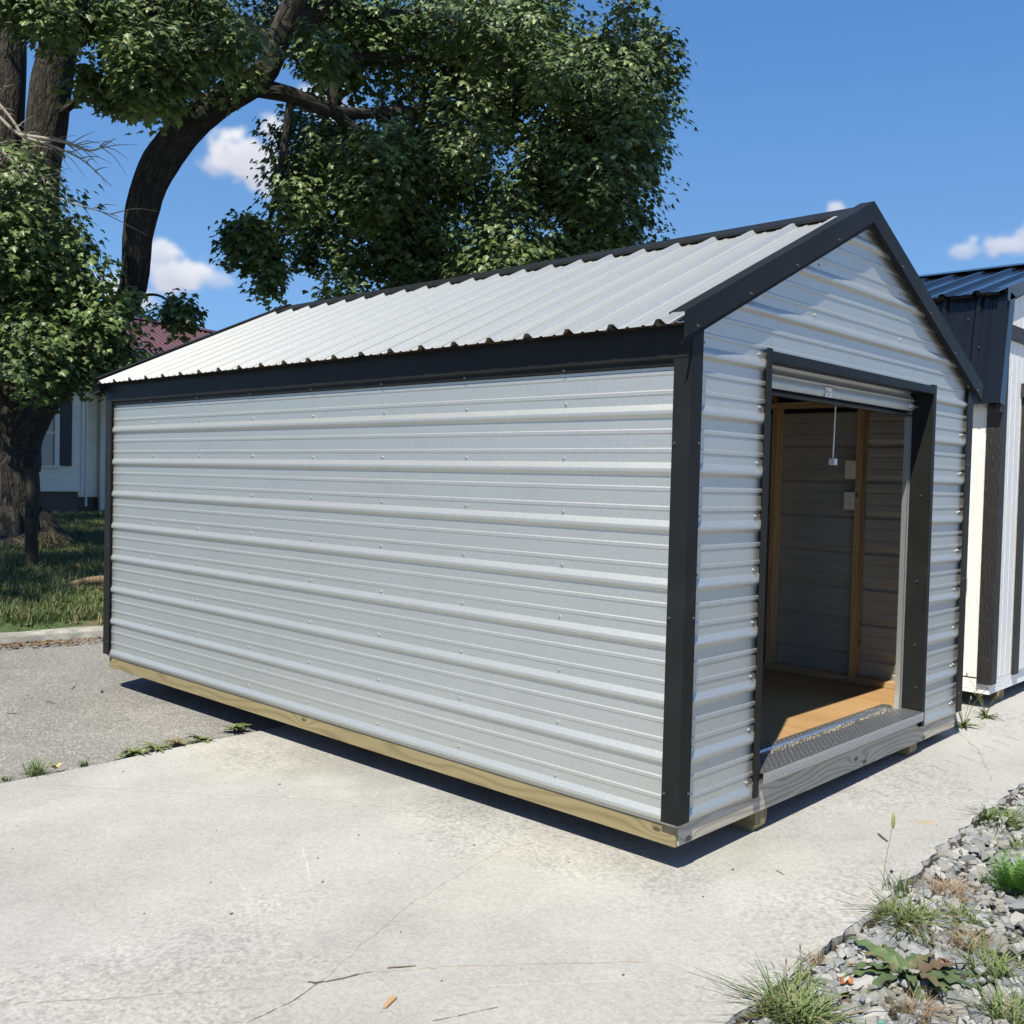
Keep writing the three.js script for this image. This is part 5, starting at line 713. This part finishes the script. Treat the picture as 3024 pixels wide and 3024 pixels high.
{
  const g = bladeTuft(9, .10, .07, .0035, RG), m = std({ rgb: [1, 1, 1], roughness: .6 }); const M = [], C = [];
  for (let k = 0; k < 60000; k++) {
    const s = 9.6 + Math.pow(RG(), 1.5) * 17, w = (RG() - .5) * (3.5 + s * .22) ; const x = CX + LD[0] * s - LD[1] * w, z = CZ + LD[1] * s + LD[0] * w * 1 ; if (kerbSide(x, z) < .17) continue;
    const sz = .6 + RG() * .9 * (.6 + fbm(x * 2 + 40, z * 2 + 40, 2, 703)), dry = RG() < .14, v = .7 + RG() * .6, bl = fbm(x * 1.3 + 70, z * 1.3 + 70, 3, 705);
    M.push(new THREE.Matrix4().compose(V(x, lawnH(x, z) - .015, z), new THREE.Quaternion().setFromEuler(new THREE.Euler((RG() - .5) * .3, RG() * 6.3, (RG() - .5) * .3)), V(sz, sz * (.7 + RG() * .5), sz)));
    C.push(dry ? [.25 * v, .21 * v, .10 * v] : [lerp(.075, .11, bl) * v, lerp(.125, .14, bl) * v, .04 * v]);
  }
  const im = new THREE.InstancedMesh(g, m, M.length), c = new THREE.Color(); M.forEach((q, i) => { im.setMatrixAt(i, q); im.setColorAt(i, c.setRGB(...C[i])); });
  im.name = 'lawn_grass'; im.castShadow = im.receiveShadow = true; im.userData = { kind: 'stuff', label: 'short lawn grass beyond the kerb', category: 'grass' }; scene.add(im);
}

// ---------------------------------------------------------------- gravel bed
{
  const soilT = tex(512, 512, (u, v) => { const k = .09 + (fbm(u * 20, v * 20, 4, 711, 20, 20) - .5) * .1; return E3(k * 1.1, k, k * .85); });
  const bed = structure('gravel_bed', sheet(.5, 2.9, -14, 9, .2, (x, z) => G(x, z) - .062, (x, z, i) => [lerp(gravelEdge(z) + .004, 2.9, i), z]), std({ map: soilT, roughness: 1 }));
  const stoneT = tex(512, 512, (u, v) => { const a = fbm(u * 12, v * 12, 5, 721, 12, 12), b = vn(u * 90, v * 90, 725, 90, 90), vein = sst(.03, .0, Math.abs(fbm(u * 5, v * 5, 4, 727, 5, 5) - .5)); const k = .74 + (a - .5) * .5 + (b - .5) * .16 + vein * .3; return E3(k, k, k); }); stoneT.repeat.set(3, 3);
  const R = rngOf(731), shapes = [];
  for (let k = 0; k < 14; k++) { const pts = []; const fx = .7 + R() * .6, fy = .45 + R() * .4, fz = .6 + R() * .5; for (let i = 0; i < 13; i++) { const d = V(R() - .5, R() - .5, R() - .5).normalize(); pts.push(V(d.x * fx * (.8 + R() * .3), d.y * fy * (.8 + R() * .3), d.z * fz * (.8 + R() * .3))); } let g = new ConvexGeometry(pts); shapes.push(metreUV(g, 'x', R(), R())); }
  const tones = [[.33, .34, .35], [.27, .28, .295], [.39, .39, .385], [.22, .23, .245], [.46, .455, .44], [.31, .30, .285]].map(c => std({ map: stoneT, rgb: c, roughness: .85 }));
  const st = [];
  for (let k = 0; k < 6800; k++) {
    const z = 1.4 - Math.pow(R(), 1.0) * 5.6, x = gravelEdge(z) + .02 + R() * R() * 2.2 + R() * .03, s = .013 + Math.pow(R(), 2) * .033, lay = R();
    if (z < -3.2 && x > 1.4) continue;
    st.push({ x, z, s, y: G(x, z) - .045 + lay * .036 * (s < .03 ? 1 : .5), r: [R() * 6.3, R() * 6.3, R() * .6], g: Math.floor(R() * 14), m: Math.floor(R() * 6) });
  }
  camera.updateMatrixWorld(); camera.updateProjectionMatrix();
  const show = o => { const p = V(o.x, o.y, o.z), d = p.distanceTo(camera.position); const q = p.project(camera); return (Math.abs(q.x) < 1.02 && Math.abs(q.y) < 1.02 ? 1 : .001) * o.s / d * (o.y - G(o.x, o.z) > -.05 ? 1 : .6); };
  for (const o of st) o.v = show(o); st.sort((a, b) => b.v - a.v);
  const buckets = {};
  st.forEach((o, i) => {
    const m4 = new THREE.Matrix4().compose(V(o.x, o.y, o.z), new THREE.Quaternion().setFromEuler(new THREE.Euler(o.r[2], o.r[1], (o.r[0] - 3) * .14)), V(o.s, o.s, o.s));
    if (i < 300) { const s = part(bed, 'stone', shapes[o.g], tones[o.m]); m4.decompose(s.position, s.quaternion, s.scale); }
    else { const g = shapes[o.g].clone(); g.applyMatrix4(m4); (buckets[o.m] ??= []).push(g); }
  });
  for (const k of Object.keys(buckets)) part(bed, 'small_stones', mergeGeometries(buckets[k]), tones[k]).userData.kind = 'stuff';
}

// ---------------------------------------------------------------- weeds, leaves and scraps
const grassA = std({ rgb: [.13, .17, .055], roughness: .55 }), grassB = std({ rgb: [.075, .115, .035], roughness: .55 }), grassDry = std({ rgb: [.27, .20, .13], roughness: .9 }), fern = std({ rgb: [.11, .23, .04], roughness: .6 });
const gy = (x, z) => x > gravelEdge(z) ? G(x, z) - .045 : G(x, z);
function tuft(name, x, z, n, h, sp, w, mats, label, group) {
  const t = thing(name, label, name.startsWith('dry') ? 'dry weed' : 'grass tuft', group); t.position.set(x, gy(x, z) - .006, z);
  mats.forEach((m, i) => part(t, m === grassDry ? 'dry_blades' : 'blades', bladeTuft(Math.round(n / (i + 1)), h * (i ? .75 : 1), sp, w, RG, .62 + RG() * .2), m)); return t;
}
tuft('grass_tuft', .765, -.32, 330, .10, .17, .0046, [grassA, grassB, grassDry], 'large pale green grass tuft spilling over the middle of the slab edge');
tuft('grass_tuft', .80, .56, 340, .125, .19, .005, [grassA, grassB, grassDry], 'tall grass tuft at the bottom edge left of the dock plant');
tuft('grass_tuft', .645, -1.66, 260, .105, .16, .0046, [grassA, grassB], 'grass tuft on the far gravel near the right picture edge');
tuft('grass_tuft', .90, -.48, 90, .09, .13, .004, [grassA, grassB], 'thin grass tuft among stones between the brown dry weeds');
tuft('grass_tuft', 1.12, -.15, 120, .10, .15, .0042, [grassA, grassB], 'grass tuft in gravel right of the dock plant');
tuft('grass_tuft', 1.25, .12, 150, .11, .16, .0042, [grassA, grassB, grassDry], 'grass tuft in the bottom right picture corner');
tuft('grass_tuft', .84, -1.35, 110, .09, .13, .004, [grassA, grassB], 'grass tuft on gravel behind the feathery bush');
tuft('grass_tuft', .70, .38, 80, .10, .12, .004, [grassA, grassB], 'small grass tuft on the slab edge near the seed stalks');
tuft('grass_tuft', .66, -.52, 40, .15, .10, .004, [grassB], 'dark upright grass tuft below the foxtail stalk');
tuft('dry_weed', .79, -.66, 420, .085, .15, .0022, [grassDry], 'brown dead weed mat behind the large slab edge tuft');
tuft('dry_weed', 1.0, -.27, 260, .09, .13, .002, [grassDry, grassB], 'sparse brown dead weed in the middle of the gravel');
tuft('dry_weed', 1.04, .27, 240, .08, .12, .002, [grassDry, grassB], 'brown dead weed in front of the dock plant');
tuft('dry_weed', .69, .24, 60, .05, .08, .0014, [grassDry], 'small brown weed on the broken slab edge');
{ // feathery green bush
  const t = thing('feathery_weed', 'bright green feathery bush on the gravel at the right edge', 'weed'); t.position.set(.965, gy(.965, -.88) + .01, -.88);
  const R = rngOf(741), gs = [];
  for (let k = 0; k < 260; k++) { const d = V(R() - .5, R() * .65, R() - .5).normalize(), r = .17 * (.55 + R() * .5), tip = d.clone().multiplyScalar(r); part; const fr = []; const up = V(0, 1, 0), sd = d.clone().cross(up).normalize();
    for (let j = 2; j < 8; j++) for (const s of [-1, 1]) { const b = d.clone().multiplyScalar(r * j / 8), e = b.clone().addScaledVector(sd, s * .028 * (1.1 - j / 9)).addScaledVector(d, .016).addScaledVector(up, (R() - .4) * .012), w = .0034; gs.push(geoOf([b.x, b.y, b.z, b.x + d.x * w * 2, b.y + d.y * w * 2, b.z + d.z * w * 2, e.x, e.y, e.z], null, [0, 1, 2])); }
    gs.push(geoOf([0, 0, 0, sd.x * .0015, 0, sd.z * .0015, tip.x, tip.y, tip.z], null, [0, 1, 2])); }
  part(t, 'fronds', mergeGeometries(gs.map(g => g.toNonIndexed())), fern);
}
function bladeLeaf(len, wid, wave, droop, R) {     // a broad leaf with a folded midrib and wavy margin, base at the origin, running along +x
  const pos = [], idx = [], n = 12;
  for (let i = 0; i <= n; i++) { const t = i / n, w = wid * Math.pow(Math.sin(Math.PI * Math.pow(clamp(t * .93 + .05), .8)), .85) * (1 + (i % 2 ? .2 : -.16)), y = len * (.42 * t - droop * t * t); pos.push(len * t, y + wave * Math.sin(i * 1.9) + w * .25, -w, len * t, y, 0, len * t, y + wave * Math.sin(i * 2.3 + 1) + w * .25, w); if (i) { const a = (i - 1) * 3; idx.push(a, a + 3, a + 1, a + 1, a + 3, a + 4, a + 1, a + 4, a + 2, a + 2, a + 4, a + 5); } }
  return geoOf(pos, null, idx);
}
{
  const lt = (r, g, b, s) => { const t = tex(128, 128, (u, v) => { const k = .75 + fbm(u * 6, v * 6, 4, s, 6, 6) * .5; return E3(r * k, g * k, b * k); }); return t; };
  const dm = [std({ rgb: [.095, .135, .055], roughness: .5 }), std({ rgb: [.075, .11, .05], roughness: .5 }), std({ rgb: [.13, .12, .06], roughness: .55 })];
  const t = thing('dock_plant', 'broad leaved dock weed spreading over the gravel', 'weed'); t.position.set(.925, gy(.925, .07) + .012, .07);
  const R = rngOf(751);
  for (let k = 0; k < 32; k++) { const g = bladeLeaf(.11 + R() * .13, .013 + R() * .011, .007, .26 + R() * .22, R); const m = part(t, 'leaf', g, dm[k % 7 === 3 ? 2 : k % 2]); m.rotation.set((R() - .5) * .5, k * 2.4 + R() * .5, (R() - .3) * .25); }
  const rl = part(t, 'leaf', bladeLeaf(.17, .028, .006, .30, R), std({ rgb: [.12, .085, .055], roughness: .55 }), 'reddish leaf with a red stalk'); rl.rotation.set(0, .7, .15);
  const small = (name, x, z, n, l, w, label, mat, cat = 'weed') => { const s = thing(name, label, cat); s.position.set(x, gy(x, z) - .003, z); for (let k = 0; k < n; k++) { const m = part(s, 'leaf', bladeLeaf(l * (.6 + R() * .7), w * (.7 + R() * .6), .002, .35 + R() * .3, R), mat); m.rotation.set((R() - .5) * .6, R() * 6.3, (R() - .2) * .5); } return s; };
  const fresh = std({ rgb: [.13, .18, .045], roughness: .5 }), olive = std({ rgb: [.12, .15, .05], roughness: .6 });
  small('broadleaf_weed', .70, -.10, 12, .038, .008, 'small yellow green weed in the slab edge beside the large tuft', fresh);
  small('broadleaf_weed', .655, -.80, 12, .038, .008, 'small weed sprouting on the slab edge behind the brown mat', fresh);
  small('broadleaf_weed', .635, -1.08, 14, .045, .009, 'dark low weed on the slab edge beside the pale stone', olive);
  small('broadleaf_weed', .63, -1.34, 12, .04, .008, 'yellow green weed on the slab edge below the far grass tuft', fresh);
  small('broadleaf_weed', 1.02, -.42, 9, .06, .015, 'round leaved weed in the gravel right of the thin tuft', fresh);
  small('broadleaf_weed', .79, .22, 8, .05, .014, 'bright weed in gravel just left of the dock plant', fresh);
  // weeds in the joint between asphalt and slab
  for (const [x, z, n, h, lb] of [[-3.13, 1.19, 60, .13, 'grass tuft nearest the left picture edge in the asphalt joint'], [-3.11, .95, 24, .06, 'tiny grass tuft in the asphalt joint right of the yellow leaf'], [-3.14, 1.33, 16, .05, 'tiny sprout in the asphalt joint at the left picture edge']]) tuft('joint_grass', x, z, n, h, h * .9, .003, [grassA, grassB], lb);
  small('joint_weed', -3.14, .66, 26, .10, .010, 'dense leafy weed in the asphalt joint with a pale leaf on it', olive); small('joint_weed', -3.13, .53, 24, .10, .010, 'leafy weed in the asphalt joint right of the dense one', olive); small('joint_weed', -3.15, .40, 20, .09, .010, 'reddish leafy weed in the asphalt joint', std({ rgb: [.16, .13, .06], roughness: .6 })); small('joint_weed', -3.13, .25, 22, .09, .010, 'flat spreading weed in the asphalt joint near the shed shadow', olive); small('joint_weed', -3.2, .0, 22, .10, .012, 'upright leafy weed at the end of the joint by the shed', olive);
  // plantains by the barn shed
  for (const [x, z, lb] of [[-.06, -3.64, 'plantain weed with seed stalks at the corner of the white barn shed'], [-.07, -3.27, 'plantain weed on the slab behind the metal shed corner']]) {
    const s = small('plantain_weed', x, z, 18, .10, .009, lb, olive);
    for (let k = 0; k < 7; k++) { const a = R() * 6.3, l = .12 + R() * .16, e = [Math.cos(a) * l * .5, l, Math.sin(a) * l * .5]; part(s, 'stalk', tube([[0, 0, 0], [e[0] * .4, l * .55, e[2] * .4], e], [.0018, .0016, .0012], 4), olive); const hd = new THREE.SphereGeometry(.0055, 6, 5); hd.scale(1, 2.6, 1); hd.translate(...e); part(s, 'seed_head', hd, grassDry); }
  }
  { const s = thing('foxtail_stalk', 'single foxtail grass stalk with a green seed head over the slab', 'grass stalk'); s.position.set(.62, gy(.62, -.46), -.46);
    part(s, 'stalk', tube([[0, 0, 0], [.0, .10, -.02], [.01, .23, -.045]], [.0014, .0012, .001], 4), grassDry); const hd = new THREE.SphereGeometry(.0075, 8, 8); hd.scale(1, 4, 1); hd.translate(.012, .258, -.05); part(s, 'seed_head', hd, std({ rgb: [.25, .28, .10], roughness: .9 })); }
  for (const [x, z, h, lb] of [[.715, .36, .14, 'taller brown seed stalk on the slab edge'], [.70, .42, .11, 'shorter brown seed stalk on the slab edge']]) { const s = thing('seed_stalk', lb, 'grass stalk'); s.position.set(x, gy(x, z), z); part(s, 'stalk', tube([[0, 0, 0], [-.004, h * .5, .004], [-.006, h, .006]], [.0014, .0012, .001], 4), grassDry); const hd = new THREE.SphereGeometry(.004, 6, 6); hd.scale(1, 2.4, 1); hd.translate(-.006, h, .006); part(s, 'seed_head', hd, grassDry); }
  // fallen leaves
  const lobes = [[0, 0], [.20, .02], [.50, -.04], [.36, .20], [.56, .42], [.27, .44], [.21, .60], [.0, 1.0]];
  const dryLeaf = R2 => { const o = [...lobes, ...lobes.slice(1, -1).reverse().map(p => [-p[0], p[1]])], p = [], ix = []; o.forEach(([x, y]) => p.push(x, .15 + R2() * .45, y - .4)); p.push(0, .05, -.05); for (let i = 0; i < o.length; i++) ix.push(o.length, i, (i + 1) % o.length); return geoOf(p, null, ix); };
  const lm = [std({ rgb: [.36, .13, .055], roughness: .8 }), std({ rgb: [.42, .20, .09], roughness: .8 }), std({ rgb: [.5, .36, .2], roughness: .8 }), std({ rgb: [.28, .10, .05], roughness: .8 }), std({ rgb: [.55, .45, .22], roughness: .8 })];
  [[.815, .265, .045, 0, 'curled rust brown leaf left of the dock plant'], [.79, .15, .035, 3, 'dark red brown leaf on stones above the rust brown leaf'], [.91, .44, .04, 1, 'tan brown leaf by the bottom grass tuft'], [.985, .50, .04, 2, 'pale tan leaf at the bottom picture edge'], [.735, .17, .03, 1, 'small brown leaf on the slab edge'], [-3.12, 1.09, .055, 4, 'yellow dry leaf lying in the asphalt joint'], [-3.11, .62, .035, 2, 'pale cream leaf on the dense joint weed'], [.98, -.10, .03, 0, 'small orange brown leaf in the middle of the gravel']].forEach(([x, z, s, k, lb]) => { const m = single('fallen_leaf', dryLeaf(R), lm[k], lb, 'leaf'); m.position.set(x, gy(x, z) + (x > .6 ? .018 : .004), z); m.scale.setScalar(s); m.rotation.y = R() * 6.3; });
  { const p = []; for (let i = 0; i < 14; i++) p.push(V((R() - .5) * .05, R() * .014, (R() - .5) * .03)); const m = single('plastic_scrap', new ConvexGeometry(p), std({ rgb: [.10, .36, .28], roughness: .4 }), 'torn teal plastic scrap on the gravel at the bottom edge', 'scrap'); m.position.set(.985, gy(.985, .415) + .015, .415); }
  { const m = single('wood_chip', (() => { const s = new THREE.Shape([[-.034, -.009], [-.03, .008], [.03, .005], [.034, -.004]].map(q => new THREE.Vector2(...q))); const g = new THREE.ExtrudeGeometry(s, { depth: .006, bevelEnabled: true, bevelSize: .001, bevelThickness: .001, bevelSegments: 1 }); g.rotateX(-Math.PI / 2); return metreUV(g, 'x'); })(), std({ rgb: [.42, .26, .13], roughness: .8 }), 'flat brown wood chip lying on the slab in front', 'wood chip'); m.position.set(-.083, G(-.083, 1.368) + .001, 1.368); m.rotation.y = -1.15; }
  const tw = std({ rgb: [.16, .11, .075], roughness: .9 }), twig = (x, z, l, a, r, lb) => { const m = single('fallen_twig', tube([[-l / 2, 0, 0], [0, .002, l * .04], [l / 2, 0, 0]], [r, r * .9, r * .6], 6), tw, lb, 'twig'); m.position.set(x, (x < -3.1 ? G(x, z) - .014 : G(x, z)) + r, z); m.rotation.y = a; };
  twig(.39, -1.0, .09, -.75, .005, 'short brown twig on the slab near the gravel'); twig(-.225, 1.20, .09, .95, .0022, 'thin twig beside the main slab crack'); twig(.26, -.34, .05, -.4, .0016, 'tiny twig on the slab below the shed door'); twig(-4.75, .45, .12, .2, .003, 'thin twig on the asphalt near the shed shadow'); twig(-5.1, .15, .10, -.7, .003, 'crooked twig on the asphalt beside the shed corner'); twig(-4.6, .75, .10, .6, .003, 'thin twig in the middle of the asphalt'); twig(-.12, 1.62, .06, -.6, .0016, 'tiny curved twig at the bottom of the slab');
  // pebbles strewn on the slab and asphalt
  const peb = []; for (let k = 0; k < 9; k++) { const p = []; for (let i = 0; i < 10; i++) { const d = V(R() - .5, R() - .5, R() - .5).normalize(); p.push(V(d.x, d.y * .6, d.z * .8)); } peb.push(new ConvexGeometry(p)); }
  const gs = []; for (let k = 0; k < 420; k++) { const x = -6.6 + R() * 7.1, z = -4.4 + R() * 6.6; if (z < .02 && z > -3.05 && x < 0 && x > -4.9) continue; const s = .002 + Math.pow(R(), 4) * .007, g = peb[k % 9].clone(); g.scale(s, s, s); g.rotateY(R() * 6); g.translate(x, (x < -3.1 ? G(x, z) - .014 : G(x, z)) + s * .3, z); gs.push(g); }
  const pm = part(scene, 'loose_pebbles', mergeGeometries(gs), std({ rgb: [.12, .115, .11], roughness: .9 })); pm.userData = { kind: 'stuff', label: 'tiny dark pebbles strewn over the slab and asphalt', category: 'pebbles' };
  const pe = single('walnut_husk', peb[2].clone().scale(.022, .018, .016), std({ rgb: [.05, .042, .035], roughness: .8 }), 'dark walnut husk on the asphalt beside the shed shadow', 'husk'); pe.position.set(-4.82, G(-4.82, .07) - .002, .07);
}
renderer.render(scene, camera);
